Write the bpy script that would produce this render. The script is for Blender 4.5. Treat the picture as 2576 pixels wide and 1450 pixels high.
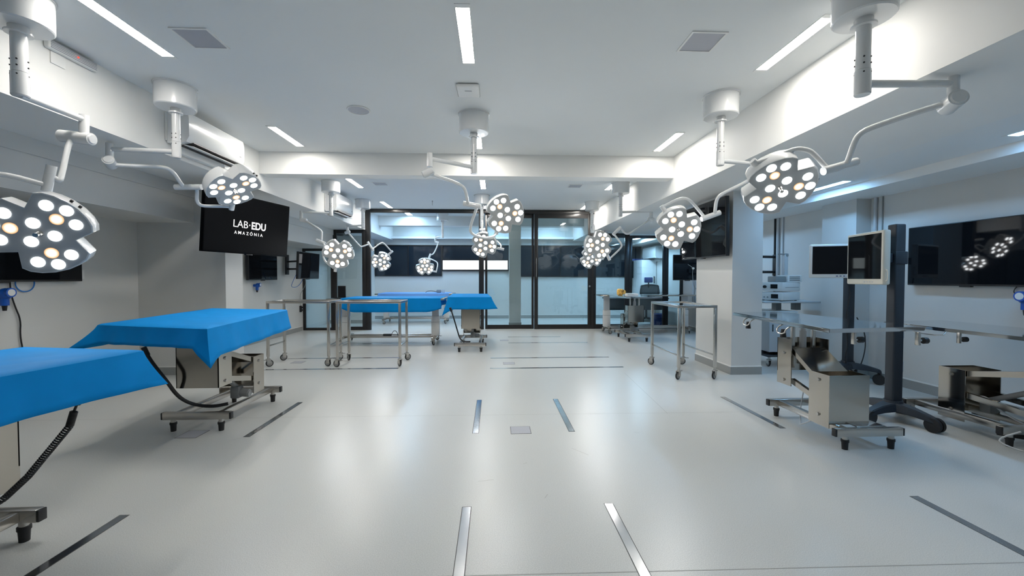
import bpy, bmesh, math, random
from math import pi, sin, cos, radians as R
from mathutils import Vector as V, Matrix as M, Quaternion as Q
random.seed(4)
for o in list(bpy.data.objects): bpy.data.objects.remove(o)
SC = bpy.context.scene
COL = SC.collection

# ------------------------------------------------------------------ camera, world, exposure
cd = bpy.data.cameras.new('camera'); cam = bpy.data.objects.new('camera', cd); COL.objects.link(cam)
cd.sensor_fit = 'HORIZONTAL'; cd.sensor_width = 36.0; cd.lens = 36.0 * 1050.0 / 2576.0
cd.clip_start = 0.05; cd.clip_end = 60
cam.location = (0, 0, 1.25)
cam.rotation_euler = (pi / 2 - math.atan(25 / 1050), 0, -math.atan(46 / 1050))
SC.camera = cam
W = bpy.data.worlds.new('world'); SC.world = W; W.use_nodes = True
W.node_tree.nodes['Background'].inputs[0].default_value = (0.02, 0.03, 0.05, 1)
W.node_tree.nodes['Background'].inputs[1].default_value = 0.3
SC.view_settings.view_transform = 'Standard'; SC.view_settings.look = 'None'
SC.view_settings.gamma = 1.0; SC.view_settings.use_curve_mapping = False
SC.view_settings.exposure = 0.02
STRIP = 84.0          # ceiling strips of the main hall
STRIP_COOL = 62.0     # cooler strips of the right aisle and of the room behind the glass
STRIP_BACK = 105.0    # room behind the glass
LED = 40.0            # surgical lights
SC.cycles.max_bounces = 10; SC.cycles.diffuse_bounces = 6; SC.cycles.glossy_bounces = 5; SC.cycles.transparent_max_bounces = 12

# ------------------------------------------------------------------ materials
def nmat(name):
    m = bpy.data.materials.new(name); m.use_nodes = True
    return m, m.node_tree.nodes, m.node_tree.links, m.node_tree.nodes['Principled BSDF']
def mat(name, col, rough=0.5, metal=0.0, noise=0.0, nscale=20.0, bump=0.0, bscale=200.0, coat=0.0, spec=0.5, stretch=None):
    m, N, Lk, b = nmat(name)
    b.inputs['Base Color'].default_value = (*col, 1); b.inputs['Roughness'].default_value = rough
    b.inputs['Metallic'].default_value = metal; b.inputs['Coat Weight'].default_value = coat
    b.inputs['Specular IOR Level'].default_value = spec
    tc = N.new('ShaderNodeTexCoord'); src = tc.outputs['Object']
    if stretch:
        mp = N.new('ShaderNodeMapping'); mp.inputs['Scale'].default_value = stretch
        Lk.new(src, mp.inputs['Vector']); src = mp.outputs['Vector']
    if noise:
        n = N.new('ShaderNodeTexNoise'); n.inputs['Scale'].default_value = nscale; n.inputs['Detail'].default_value = 3
        Lk.new(src, n.inputs['Vector'])
        r = N.new('ShaderNodeMapRange'); r.inputs['To Min'].default_value = 1 - noise; r.inputs['To Max'].default_value = 1 + noise
        Lk.new(n.outputs['Fac'], r.inputs['Value'])
        x = N.new('ShaderNodeMix'); x.data_type = 'RGBA'; x.blend_type = 'MULTIPLY'; x.inputs['Factor'].default_value = 1
        x.inputs['A'].default_value = (*col, 1); Lk.new(r.outputs['Result'], x.inputs['B'])
        Lk.new(x.outputs['Result'], b.inputs['Base Color'])
    if bump:
        n = N.new('ShaderNodeTexNoise'); n.inputs['Scale'].default_value = bscale; n.inputs['Detail'].default_value = 2
        Lk.new(src, n.inputs['Vector'])
        bp = N.new('ShaderNodeBump'); bp.inputs['Strength'].default_value = bump; bp.inputs['Distance'].default_value = 0.002
        Lk.new(n.outputs['Fac'], bp.inputs['Height']); Lk.new(bp.outputs['Normal'], b.inputs['Normal'])
    return m
def emit(name, col, strength):
    m, N, Lk, b = nmat(name); N.remove(b)
    e = N.new('ShaderNodeEmission'); e.inputs[0].default_value = (*col, 1); e.inputs[1].default_value = strength
    Lk.new(e.outputs[0], N['Material Output'].inputs[0]); return m
def lens(name, col, strength, rim, rs, rad=0.0313, inner=.80):       # a lens: hot middle, dimmer coloured rim
    m, N, Lk, b = nmat(name); N.remove(b)
    tc = N.new('ShaderNodeTexCoord'); ln = N.new('ShaderNodeVectorMath'); ln.operation = 'LENGTH'; Lk.new(tc.outputs['Object'], ln.inputs[0])
    r = N.new('ShaderNodeMapRange'); r.inputs['From Min'].default_value = rad * inner; r.inputs['From Max'].default_value = rad * .97; Lk.new(ln.outputs['Value'], r.inputs['Value'])
    e1 = N.new('ShaderNodeEmission'); e1.inputs[0].default_value = (*col, 1); e1.inputs[1].default_value = strength
    e2 = N.new('ShaderNodeEmission'); e2.inputs[0].default_value = (*rim, 1); e2.inputs[1].default_value = rs
    x = N.new('ShaderNodeMixShader'); Lk.new(r.outputs[0], x.inputs[0]); Lk.new(e1.outputs[0], x.inputs[1]); Lk.new(e2.outputs[0], x.inputs[2])
    Lk.new(x.outputs[0], N['Material Output'].inputs[0]); return m
def glass(name, tint, ior=1.5, extra=0.0):
    m, N, Lk, b = nmat(name); N.remove(b)
    t = N.new('ShaderNodeBsdfTransparent'); t.inputs[0].default_value = (*tint, 1)
    g = N.new('ShaderNodeBsdfGlossy'); g.inputs['Roughness'].default_value = 0.01
    f = N.new('ShaderNodeFresnel'); f.inputs[0].default_value = ior
    a = N.new('ShaderNodeMath'); a.operation = 'ADD'; a.inputs[1].default_value = extra; Lk.new(f.outputs[0], a.inputs[0])
    x = N.new('ShaderNodeMixShader'); Lk.new(a.outputs[0], x.inputs[0]); Lk.new(t.outputs[0], x.inputs[1]); Lk.new(g.outputs[0], x.inputs[2])
    Lk.new(x.outputs[0], N['Material Output'].inputs[0]); return m
def floor_material():
    m, N, Lk, b = nmat('speckled vinyl')
    tc = N.new('ShaderNodeTexCoord')
    def noise(sc, det, lo, hi, c0, c1):
        n = N.new('ShaderNodeTexNoise'); n.inputs['Scale'].default_value = sc; n.inputs['Detail'].default_value = det
        Lk.new(tc.outputs['Object'], n.inputs['Vector'])
        r = N.new('ShaderNodeValToRGB'); r.color_ramp.elements[0].position = lo; r.color_ramp.elements[1].position = hi
        r.color_ramp.elements[0].color = (*c0, 1); r.color_ramp.elements[1].color = (*c1, 1)
        Lk.new(n.outputs['Fac'], r.inputs[0]); return n, r
    n1, fine = noise(260, 2, 0.36, 0.66, (0.52, 0.53, 0.51), (0.69, 0.69, 0.665))
    n3, cloud = noise(0.9, 4, 0.3, 0.7, (0.965, 0.965, 0.965), (1.0, 1.0, 0.995))
    def mul(a, bb):
        x = N.new('ShaderNodeMix'); x.data_type = 'RGBA'; x.blend_type = 'MULTIPLY'; x.inputs['Factor'].default_value = 1
        Lk.new(a, x.inputs['A']); Lk.new(bb, x.inputs['B']); return x.outputs['Result']
    c = mul(fine.outputs[0], cloud.outputs[0])
    Lk.new(c, b.inputs['Base Color'])
    b.inputs['Roughness'].default_value = 0.29
    b.inputs['Specular IOR Level'].default_value = 0.5
    n5 = N.new('ShaderNodeTexNoise'); n5.inputs['Scale'].default_value = 35; n5.inputs['Detail'].default_value = 3
    Lk.new(tc.outputs['Object'], n5.inputs['Vector'])
    bp = N.new('ShaderNodeBump'); bp.inputs['Strength'].default_value = 0.06; bp.inputs['Distance'].default_value = 0.004
    Lk.new(n5.outputs['Fac'], bp.inputs['Height']); Lk.new(bp.outputs['Normal'], b.inputs['Normal'])
    return m
MT = dict(
    floor=floor_material(),
    wall=mat('wall paint', (0.63, 0.63, 0.61), 0.6, noise=0.02, nscale=3, bump=0.05, bscale=120),
    ceil=mat('ceiling paint', (0.78, 0.80, 0.80), 0.7, noise=0.015, nscale=2),
    beam=mat('beam paint', (0.80, 0.80, 0.78), 0.6, noise=0.015, nscale=3),
    base=mat('grey vinyl skirting', (0.30, 0.31, 0.30), 0.5, noise=0.06, nscale=90),
    cap=mat('white skirting cap', (0.78, 0.78, 0.76), 0.4),
    steel=mat('brushed steel', (0.56, 0.53, 0.49), 0.27, 1.0, noise=0.05, nscale=6, bump=0.08, bscale=40, stretch=(1, 1, 14)),
    satin=mat('satin steel sheet', (0.46, 0.425, 0.38), 0.11, 1.0, noise=0.04, nscale=4),
    mirror=mat('polished steel', (0.66, 0.67, 0.68), 0.07, 1.0, noise=0.03, nscale=5, bump=0.05, bscale=6),
    inlay=mat('polished inlay steel', (0.74, 0.76, 0.79), 0.14, 1.0, noise=0.05, nscale=8, bump=0.10, bscale=9),
    bolt=mat('bolt steel', (0.5, 0.48, 0.45), 0.25, 1.0),
    blue=mat('blue nonwoven drape', (0.0, 0.25, 0.66), 0.7, noise=0.12, nscale=7, bump=0.35, bscale=16, spec=0.12),
    palebl=mat('pale blue sheet', (0.16, 0.36, 0.75), 0.7, noise=0.06, nscale=8, bump=0.3, bscale=14),
    enamel=mat('white enamel', (0.74, 0.75, 0.75), 0.22, coat=0.4),
    lamp_face=mat('lamp face grey', (0.44, 0.45, 0.45), 0.4),
    black=mat('black plastic', (0.012, 0.012, 0.013), 0.4),
    rubber=mat('black rubber', (0.015, 0.015, 0.016), 0.6),
    frame=mat('black aluminium frame', (0.014, 0.013, 0.013), 0.32),
    anth=mat('anthracite metal', (0.022, 0.028, 0.037), 0.42),
    screen=mat('screen glass', (0.006, 0.007, 0.009), 0.03, spec=0.3),
    matte=mat('matte screen', (0.003, 0.0035, 0.0045), 0.5, spec=0.05),
    night=mat('dark window film', (0.018, 0.024, 0.032), 0.05),
    cream=mat('cream plastic', (0.70, 0.67, 0.58), 0.4),
    white=mat('white plastic', (0.80, 0.80, 0.78), 0.35),
    offwhite=mat('grey white plastic', (0.55, 0.56, 0.57), 0.4),
    grille=mat('grey metal grille', (0.42, 0.43, 0.47), 0.5),
    grey=mat('grey plastic', (0.25, 0.26, 0.26), 0.45),
    dgrey=mat('dark grey panel', (0.05, 0.055, 0.06), 0.5),
    navy=mat('navy blue plastic', (0.01, 0.035, 0.16), 0.4),
    valve=mat('royal blue plastic', (0.005, 0.09, 0.45), 0.35),
    hose=mat('blue hose', (0.01, 0.17, 0.55), 0.35),
    bluef=mat('blue screen edge', (0.0, 0.03, 0.20), 0.35),
    sponge=mat('yellow sponge', (0.78, 0.45, 0.10), 0.8, noise=0.5, nscale=30, bump=0.5, bscale=60),
    spot=mat('brown spot', (0.16, 0.06, 0.02), 0.7),
    wheel=mat('grey wheel', (0.30, 0.30, 0.29), 0.45),
    seam=mat('floor weld line', (0.43, 0.425, 0.40), 0.4),
    mark=mat('floor scuff', (0.10, 0.10, 0.10), 0.6),
    glassM=glass('clear pane', (0.90, 0.95, 0.95), 1.5, 0.02),
    glassG=glass('green tinted pane', (0.82, 0.90, 0.86), 1.5, 0.06),
    frost=emit('backlit frosted window', (0.93, 0.97, 1.0), 1.6),
    strip=emit('strip diffuser', (1.0, 0.95, 0.88), STRIP),
    stripc=emit('cool strip diffuser', (0.26, 0.585, 1.0), STRIP_COOL),
    stripb=emit('cool strip diffuser beyond the glass', (0.44, 0.72, 1.0), STRIP_BACK),
    led=lens('white led', (0.95, 0.98, 1.0), LED, (0.80, 0.88, 1.0), 1.0),
    ledw=lens('warm led', (1.0, 0.92, 0.80), 1.4, (1.0, 0.52, 0.20), 1.0, inner=.55),
    lettering=emit('lit white letters', (1, 1, 1), 1.05),
    bar=emit('lit blue bar', (0.15, 0.5, 0.8), 0.8),
    red=emit('red led', (1, 0.08, 0.05), 2.0),
)

# ------------------------------------------------------------------ mesh builder
class B:
    def __init__(s): s.bm = bmesh.new()
    def box(s, lo, hi, bev=0.0, rot=None, seg=2):
        lo, hi = V(lo), V(hi); c = (lo + hi) / 2; d = hi - lo
        t = M.Translation(c)
        if rot is not None: t = t @ rot
        g = bmesh.ops.create_cube(s.bm, size=1, matrix=t @ M.Diagonal((*[max(abs(x), 1e-4) for x in d], 1)))
        if bev:
            es = list({e for v in g['verts'] for e in v.link_edges})
            bmesh.ops.bevel(s.bm, geom=es, offset=bev, segments=seg, affect='EDGES', profile=0.5)
        return s
    def cyl(s, a, b, r, r2=None, n=20, cap=True):
        a, b = V(a), V(b); d = b - a; L = d.length
        if L < 1e-6: return s
        q = V((0, 0, 1)).rotation_difference(d.normalized()).to_matrix().to_4x4()
        bmesh.ops.create_cone(s.bm, cap_ends=cap, segments=n, radius1=r, radius2=r if r2 is None else r2, depth=L, matrix=M.Translation((a + b) / 2) @ q)
        return s
    def tube(s, pts, r, n=10, smooth=0, cap=True):
        P = [V(p) for p in pts]
        for _ in range(smooth):                       # corner cutting keeps the ends
            Qs = [P[0]]
            for i in range(len(P) - 1):
                a, b = P[i], P[i + 1]
                if i > 0: Qs.append(a.lerp(b, 0.25))
                if i < len(P) - 2: Qs.append(a.lerp(b, 0.75))
            Qs.append(P[-1]); P = Qs
        rings = []; up = None
        for i, p in enumerate(P):
            t = (P[min(i + 1, len(P) - 1)] - P[max(i - 1, 0)])
            if t.length < 1e-9: continue
            t.normalize()
            if up is None: up = t.orthogonal().normalized()
            up = (up - t * up.dot(t))
            up = up.normalized() if up.length > 1e-6 else t.orthogonal().normalized()
            w = t.cross(up)
            rings.append([s.bm.verts.new(p + (up * cos(2 * pi * k / n) + w * sin(2 * pi * k / n)) * r) for k in range(n)])
        for a, b in zip(rings, rings[1:]):
            for k in range(n): s.bm.faces.new((a[k], a[(k + 1) % n], b[(k + 1) % n], b[k]))
        if cap and rings:
            s.bm.faces.new(rings[0][::-1]); s.bm.faces.new(rings[-1])
        return s
    def sph(s, c, r, sc=(1, 1, 1), n=12):
        bmesh.ops.create_uvsphere(s.bm, u_segments=n, v_segments=max(6, n // 2), radius=r, matrix=M.Translation(V(c)) @ M.Diagonal((*sc, 1)))
        return s
    def prism(s, poly, z0, z1, sc1=1.0, mtx=None):    # outline in xy, from z0 to z1 (scaled by sc1 at z1)
        f = (lambda p: mtx @ V(p)) if mtx is not None else V
        a = [s.bm.verts.new(f((x, y, z0))) for x, y in poly]; b = [s.bm.verts.new(f((x * sc1, y * sc1, z1))) for x, y in poly]
        n = len(poly)
        for k in range(n): s.bm.faces.new((a[k], a[(k + 1) % n], b[(k + 1) % n], b[k]))
        s.bm.faces.new(a[::-1]); s.bm.faces.new(b)
        return s
    def quad(s, *p):
        s.bm.faces.new([s.bm.verts.new(V(q)) for q in p]); return s
    def disc(s, c, nrm, r, n=20, dome=0.0):
        nrm = V(nrm).normalized(); u = nrm.orthogonal().normalized(); w = nrm.cross(u); c = V(c)
        v0 = s.bm.verts.new(c + nrm * dome)
        rg = [s.bm.verts.new(c + (u * cos(2 * pi * k / n) + w * sin(2 * pi * k / n)) * r) for k in range(n)]
        for k in range(n): s.bm.faces.new((v0, rg[k], rg[(k + 1) % n]))
        return s
    def torus(s, c, nrm, r, r2, n=24, m=8, a0=0, a1=2 * pi):
        nrm = V(nrm).normalized(); u = nrm.orthogonal().normalized(); w = nrm.cross(u)
        full = abs(a1 - a0 - 2 * pi) < 1e-6
        pts = [V(c) + (u * cos(a0 + (a1 - a0) * k / n) + w * sin(a0 + (a1 - a0) * k / n)) * r for k in range(n + 1)]
        return s.tube(pts, r2, m, cap=not full)
    def off(s, v):
        bmesh.ops.translate(s.bm, verts=s.bm.verts, vec=V(v)); return s
    def mesh(s, name, m, smooth=True):
        me = bpy.data.meshes.new(name)
        bmesh.ops.recalc_face_normals(s.bm, faces=s.bm.faces)
        s.bm.to_mesh(me); s.bm.free()
        if m is not None: me.materials.append(MT[m])
        if smooth and len(me.polygons):
            me.shade_smooth(); me.set_sharp_from_angle(angle=R(38))
        return me

def link(name, me, parent=None):
    o = bpy.data.objects.new(name, me); COL.objects.link(o)
    if parent is not None: o.parent = parent
    return o
def part(parent, name, b, m, smooth=True, label=None):
    o = link(name, b.mesh(name, m, smooth), parent)
    if label: o['label'] = label
    return o
def thing(name, label, cat, loc=(0, 0, 0), group=None, rz=0.0):
    o = bpy.data.objects.new(name, None); COL.objects.link(o); o.location = loc; o.rotation_euler = (0, 0, rz)
    o.empty_display_size = 0.1
    o['label'] = label; o['category'] = cat
    if group: o['group'] = group
    return o
def solo(name, b, m, label, cat, group=None, loc=(0, 0, 0), smooth=True):
    o = link(name, b.mesh(name, m, smooth)); o.location = loc; o['label'] = label; o['category'] = cat
    if group: o['group'] = group
    return o
def struct(name, b, m, parent=None, smooth=False, label=None):
    o = link(name, b.mesh(name, m, smooth), parent)
    if parent is None: o['kind'] = 'structure'
    if label: o['label'] = label
    return o
def copy_tree(o, loc, label=None, parent=None, group=None):
    c = o.copy(); COL.objects.link(c)
    if parent is not None: c.parent = parent
    else:
        c.location = loc
        if label: c['label'] = label
        if group: c['group'] = group
    for ch in list(o.children): copy_tree(ch, None, parent=c)
    return c

# ------------------------------------------------------------------ room shell
ZC = 2.91; XL = -4.55; XR = 4.69; YB = -3.6; YG = 10.15; YF = 12.9
fl = struct('floor', B().box((-6.0, YB - .2, -0.12), (6.2, YF + .2, 0.0)), 'floor')
for i, (a, b_) in enumerate([((XL, 1.775, 0), (XR, 1.68, 0)), ((XL, 3.82, 0), (XR, 3.75, 0)), ((1.60, 3.75, 0), (1.72, 5.4, 0)), ((XL, 7.0, 0), (XR, 6.9, 0))]):
    a, b_ = V(a), V(b_); d = (b_ - a).normalized(); w = V((-d.y, d.x, 0)) * 0.0022
    up = V((0, 0, 0.0007))
    part(fl, 'weld_line', B().quad(a - w + up, b_ - w + up, b_ + w + up, a + w + up), 'seam', False)
for x, y, an, L_ in [(.21, 2.78, .4, .03), (.62, 2.95, -.9, .16), (.30, 2.35, 1.1, .05), (-3.1, 4.35, .3, .06), (-2.9, 7.4, .1, .06), (-1.0, 6.6, .2, .04), (-2.0, 3.3, .6, .08), (1.15, 3.3, -.5, .05), (-.05, 2.55, .2, .10)]:
    w = V((cos(an), sin(an), 0)) * L_ / 2; h = V((-sin(an), cos(an), 0)) * .0025; c = V((x, y, .0006))
    part(fl, 'scuff_mark', B().quad(c - w - h * .4, c + w - h, c + w * .9 + h, c - w + h), 'seam', False)
struct('ceiling', B().box((-3.07, YB, ZC), (2.46, YF, ZC + .12)), 'ceil')
# long beams left and right of the hall, cross beam, left bulkhead, right aisle ceiling
struct('trim_1', B().box((-3.84, YB, 2.41), (-3.07, YF, ZC + .1)), 'beam', label='long white beam along the left side of the hall')
b = B(); b.box((-4.75, YB, 1.96), (-3.84, YG, 2.275)); b.box((-4.75, YB, 2.275), (-3.815, YG, 2.6))
struct('trim_2', b, 'wall', label='low plaster bulkhead over the left aisle')
b = B()
def slab(b, x0, z0, x1, z1, y0, y1, top):
    p = [(x0, z0), (x1, z1), (x1, top), (x0, top)]
    a = [b.bm.verts.new((x, y0, z)) for x, z in p]; c = [b.bm.verts.new((x, y1, z)) for x, z in p]
    for k in range(4): b.bm.faces.new((a[k], a[(k + 1) % 4], c[(k + 1) % 4], c[k]))
    b.bm.faces.new(a[::-1]); b.bm.faces.new(c)
slab(b, 2.46, 2.405, 3.5, 2.345, YB, YF, ZC + .1)
struct('trim_3', b, 'beam', label='long white beam along the right side of the hall')
b = B(); slab(b, 3.5, 2.345, 4.12, 2.325, YB, YF, 2.7)
struct('trim_4', b, 'ceil', label='strip lit ceiling of the right aisle')
struct('trim_5', B().box((4.12, YB, 2.235), (5.1, YF, 2.7)), 'beam', label='low soffit along the right wall')
struct('trim_6', B().box((-3.07, 5.645, 2.62), (2.46, 5.87, ZC)), 'beam', label='white cross beam under the ceiling')
# walls
struct('wall_left', B().box((XL - .2, YB, 0), (XL, YF, 2.6)), 'wall')
wr = struct('wall_right', B().box((XR, YB, 0), (XR + .2, YF, 2.7)), 'wall')
struct('wall_rear', B().box((-4.8, YB - .2, 0), (5.1, YB, 3.0)), 'wall')
struct('wall_back', B().box((-4.8, YF, 0), (5.1, YF + .2, 3.0)), 'wall')
struct('wall_pier_left', B().box((XL, 5.55, 0), (-3.46, 5.92, 2.41)), 'wall')
struct('wall_column_right', B().box((3.07, 5.25, 0), (3.47, 6.2, 2.4)), 'wall')
struct('wall_pilaster', B().box((4.50, 5.01, 0), (4.69, 5.55, 2.24)), 'wall')
struct('wall_lobby', B().box((XL, 11.65, 0), (-3.62, YF, 2.41)), 'wall')
struct('wall_column_back', B().box((0.40, 10.75, 0), (0.70, 11.1, ZC)), 'wall')
def baseboard(name, lo, hi, cap=0.006):
    o = struct(name, B().box(lo, (hi[0], hi[1], 0.10)), 'base')
    part(o, 'cap_strip', B().box((lo[0] - .001, lo[1] - .001, 0.10), (hi[0] + .001, hi[1] + .001, 0.112)), 'cap', False)
baseboard('baseboard_left', (XL, YB, 0), (XL + .014, 5.55, 0))
baseboard('baseboard_left_far', (XL, 5.92, 0), (XL + .014, 10.1, 0))
baseboard('baseboard_pier', (XL, 5.536, 0), (-3.446, 5.55, 0))
baseboard('baseboard_pier_side', (-3.46, 5.55, 0), (-3.446, 5.93, 0))
baseboard('baseboard_right', (XR - .014, YB, 0), (XR, 5.01, 0))
baseboard('baseboard_right_far', (XR - .014, 5.55, 0), (XR, 10.1, 0))
baseboard('baseboard_pilaster', (4.486, 4.996, 0), (4.50, 5.56, 0))
baseboard('baseboard_pilaster_side', (4.50, 4.996, 0), (4.676, 5.01, 0))
baseboard('baseboard_column', (3.056, 5.236, 0), (3.47, 5.25, 0))
baseboard('baseboard_column_side', (3.056, 5.25, 0), (3.07, 6.2, 0))
baseboard('baseboard_back', (-3.62, YF - .014, 0), (4.69, YF, 0))
baseboard('baseboard_lobby', (XL + .014, 11.636, 0), (-3.606, 11.65, 0))
baseboard('baseboard_back_column', (0.386, 10.736, 0), (0.714, 10.75, 0))

# ------------------------------------------------------------------ glazed front at the end of the hall
def pane_frame(name, x0, x1, z0, z1, st=0.06, bars='lrtb', pane='glassM', dep=0.05, y=YG, kind='structure', tb=None):
    o = bpy.data.objects.new(name, None); COL.objects.link(o); o.location = (x0, y, z0); o['kind'] = kind
    w, h = x1 - x0, z1 - z0; tb = tb or st
    if 'l' in bars: part(o, 'frame_stile', B().box((0, 0, 0), (st, dep, h), .004), 'frame')
    if 'r' in bars: part(o, 'frame_stile', B().box((w - st, 0, 0), (w, dep, h), .004), 'frame')
    if 't' in bars: part(o, 'frame_top_rail', B().box((st if 'l' in bars else 0, .002, h - tb), (w - (st if 'r' in bars else 0), dep - .002, h), .004), 'frame')
    if 'b' in bars: part(o, 'frame_bottom_rail', B().box((st if 'l' in bars else 0, .002, 0), (w - (st if 'r' in bars else 0), dep - .002, tb), .004), 'frame')
    if pane:
        part(o, 'pane', B().box(((st if 'l' in bars else 0) - .004, dep / 2 - .003, tb - .004 if 'b' in bars else 0), (w - (st if 'r' in bars else 0) + .004, dep / 2 + .003, h - (tb if 't' in bars else 0) + .004)), pane, False)
    return o
pane_frame('window_1', -4.55, -3.83, 0, 1.955, .06)
pane_frame('window_2', -3.83, -3.07, 0, 2.405, .08)
pane_frame('door_1', -3.07, -0.24, 0, 2.905, .12, 'lrt', None, .07, tb=.085)            # the open leaf: only its frame stands
pane_frame('door_2', -0.21, 0.985, 0, 2.82, .055, 'lrtb', 'glassM', .04, y=YG + .08, tb=.10)
pane_frame('door_3', 0.99, 2.40, 0, 2.82, .09, 'lrtb', 'glassM', .05, tb=.11)
pane_frame('window_6', -0.24, 2.46, 2.82, 2.905, .08, 't', None, .12, tb=.085)
d3 = bpy.data.objects['door_3']
part(d3, 'pull_handle', B().tube([(.045, -.002, 1.25), (.045, -.045, 1.28), (.045, -.045, 1.72), (.045, -.002, 1.75)], .009, 8), 'steel')
part(d3, 'lock', B().cyl((1.36, 0, 1.05), (1.36, -.012, 1.05), .022).cyl((1.36, -.01, 1.05), (1.36, -.03, 1.05), .010), 'steel')
pane_frame('window_3', 2.40, 3.34, 0, 2.35, .11)
pane_frame('window_4', 3.34, 4.25, 0, 2.30, .07, 'lrtb')
pane_frame('window_5', 4.25, 4.69, 0, 2.22, .07, 'lrtb')
# back-room wall windows: dark glazing with one lit frosted light
def dark_window(name, x0, x1, z0, z1, mull):
    o = bpy.data.objects.new(name, None); COL.objects.link(o); o.location = (x0, YF - .05, z0); o['kind'] = 'structure'
    w, h = x1 - x0, z1 - z0
    b = B(); t = .03
    b.box((0, 0, 0), (w, .05, t)); b.box((0, 0, h - t), (w, .05, h)); b.box((0, 0, t), (t, .05, h - t)); b.box((w - t, 0, t), (w, .05, h - t))
    part(o, 'frame', b, 'frame', False)
    xs = [t] + mull + [w - t]
    for m_ in mull: part(o, 'mullion', B().box((m_ - .012, 0, t), (m_ + .012, .045, h - t)), 'frame', False)
    for a, c in zip(xs, xs[1:]): part(o, 'pane', B().box((a, .02, t), (c, .03, h - t)), 'night', False)
    return o
dark_window('window_7', -3.60, -1.585, 1.31, 2.26, [1.0])
w8 = dark_window('window_8', -1.585, 0.46, 1.46, 2.26, [])
part(w8, 'lit_pane', B().box((.02, .004, .05), (2.02, .015, .34), .003), 'frost', False, 'bright frosted glazing strip')
part(w8, 'mullion', B().box((.02, -.002, .33), (2.02, .02, .36)), 'frame', False)
dark_window('window_9', 0.46, 4.60, 1.29, 2.26, [1.6, 2.9])
# room behind the glass: cross beam and ledge
struct('trim_7', B().box((-3.07, 11.3, 2.655), (2.46, 11.6, ZC)), 'beam', label='white beam in the room behind the glass')
struct('trim_8', B().box((-3.07, 12.70, 2.44), (2.46, 12.9, 2.50)), 'beam', label='ledge on the far wall')

# ------------------------------------------------------------------ strip lights and ceiling fittings
def strip_light(x, y0, y1, z, label, group, m='strip', w=.085, tilt=0.0):
    t = thing('strip_light', label, 'ceiling light', (x, (y0 + y1) / 2, z), group); L = (y1 - y0) / 2; h = w / 2
    t.rotation_euler = (0, tilt, 0)
    b = B(); e = .006
    b.box((-h - e, -L - e - .03, -.003), (-h, L + e + .03, .0)); b.box((h, -L - e - .03, -.003), (h + e, L + e + .03, 0))
    b.box((-h, -L - e - .03, -.003), (h, -L, 0)); b.box((-h, L, -.003), (h, L + e + .03, 0))
    part(t, 'trim_frame', b, 'white', False)
    part(t, 'diffuser', B().box((-h, -L, -.002), (h, L, .0)), m, False)
    return t
rows = [(2.61, 3.27, 'first row from the camera'), (4.73, 5.40, 'second row, before the cross beam'), (7.13, 7.81, 'third row, past the cross beam'), (9.24, 10.02, 'last row, by the glass doors')]
cols = [(-2.43, 'left line'), (-.19, 'middle line'), (2.13, 'right line')]
for (x, cl) in cols:
    for (y0, y1, rl) in rows:
        strip_light(x, y0, y1, ZC, f'recessed white ceiling strip light, {cl}, {rl}', 'ceiling strip lights')
for k, (y0, y1) in enumerate([(0.2, .87), (2.35, 3.02), (4.50, 5.17), (6.65, 7.32), (8.8, 9.47)]):
    strip_light(3.93, y0, y1, 2.3305, 'cool white strip light in the right aisle ceiling, ' + ['behind the viewer', 'at the picture edge', 'above the steel table', 'behind the column', 'by the glass'][k], 'aisle strip lights', 'stripc', tilt=math.atan(.02 / .62))
for k, (x, y0, y1, z) in enumerate([(-2.2, 10.5, 11.15, ZC), (0.0, 11.75, 12.4, ZC), (-2.2, 11.75, 12.4, ZC), (1.7, 11.75, 12.4, ZC), (3.2, 11.0, 11.7, 2.3605), (3.93, 10.7, 11.5, 2.3305)]):
    strip_light(x, y0, y1, z if z == ZC else (2.345 + (3.5 - x) * .0577 if x < 3.5 else 2.331), 'cool strip light in the ceiling beyond the glass, ' + ['over the draped bed', 'middle at the far wall', 'left at the far wall', 'right at the far wall', 'over the office corner', 'beside the wall unit there'][k], 'back room strip lights', 'stripb', w=.12)
def ceiling_grille(x, y, label):
    t = thing('ceiling_grille', label, 'vent', (x, y, ZC), 'square ceiling grilles')
    b = B(); h = .125; f = .014
    for lo, hi in [((-h, -h), (h, -h + f)), ((-h, h - f), (h, h)), ((-h, -h + f), (-h + f, h - f)), ((h - f, -h + f), (h, h - f))]:
        b.box((*lo, -.007), (*hi, 0))
    part(t, 'rim', b, 'white', False)
    part(t, 'perforated_plate', B().box((-h + f, -h + f, -.003), (h - f, h - f, 0)), 'grille', False)
    return t
ceiling_grille(-2.025, 3.02, 'square grey ceiling grille beside the first left strip light')
ceiling_grille(1.46, 2.91, 'square grey ceiling grille beside the first right strip light')
ceiling_grille(-1.99, 7.47, 'small looking grey ceiling grille past the cross beam, left')
ceiling_grille(1.465, 7.50, 'small looking grey ceiling grille past the cross beam, right')
t = thing('access_point', 'square white wireless box on the ceiling above the middle lamp', 'router', (-.22, 3.72, ZC))
part(t, 'housing', B().box((-.1, -.12, -.028), (.1, .12, -.001), .018, seg=3), 'white')
part(t, 'nameplate', B().box((-.03, -.03, -.0295), (.03, -.022, -.0275)), 'grey', False)
t = thing('ceiling_speaker', 'round flat white ceiling speaker left of the middle lamp', 'speaker', (-1.33, 4.22, ZC))
part(t, 'rim', B().torus((0, 0, -.004), (0, 0, 1), .105, .008, 32), 'white')
part(t, 'speaker_cloth', B().cyl((0, 0, -.006), (0, 0, 0), .1, n=32), 'grille')
solo('sprinkler_pin', B().cyl((0, 0, -.03), (0, 0, -.0), .012).cyl((0, 0, -.10), (0, 0, -.03), .006), 'steel', 'tiny metal pin hanging from the ceiling before the glass', 'sprinkler', loc=(-1.31, 9.05, ZC))

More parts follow.
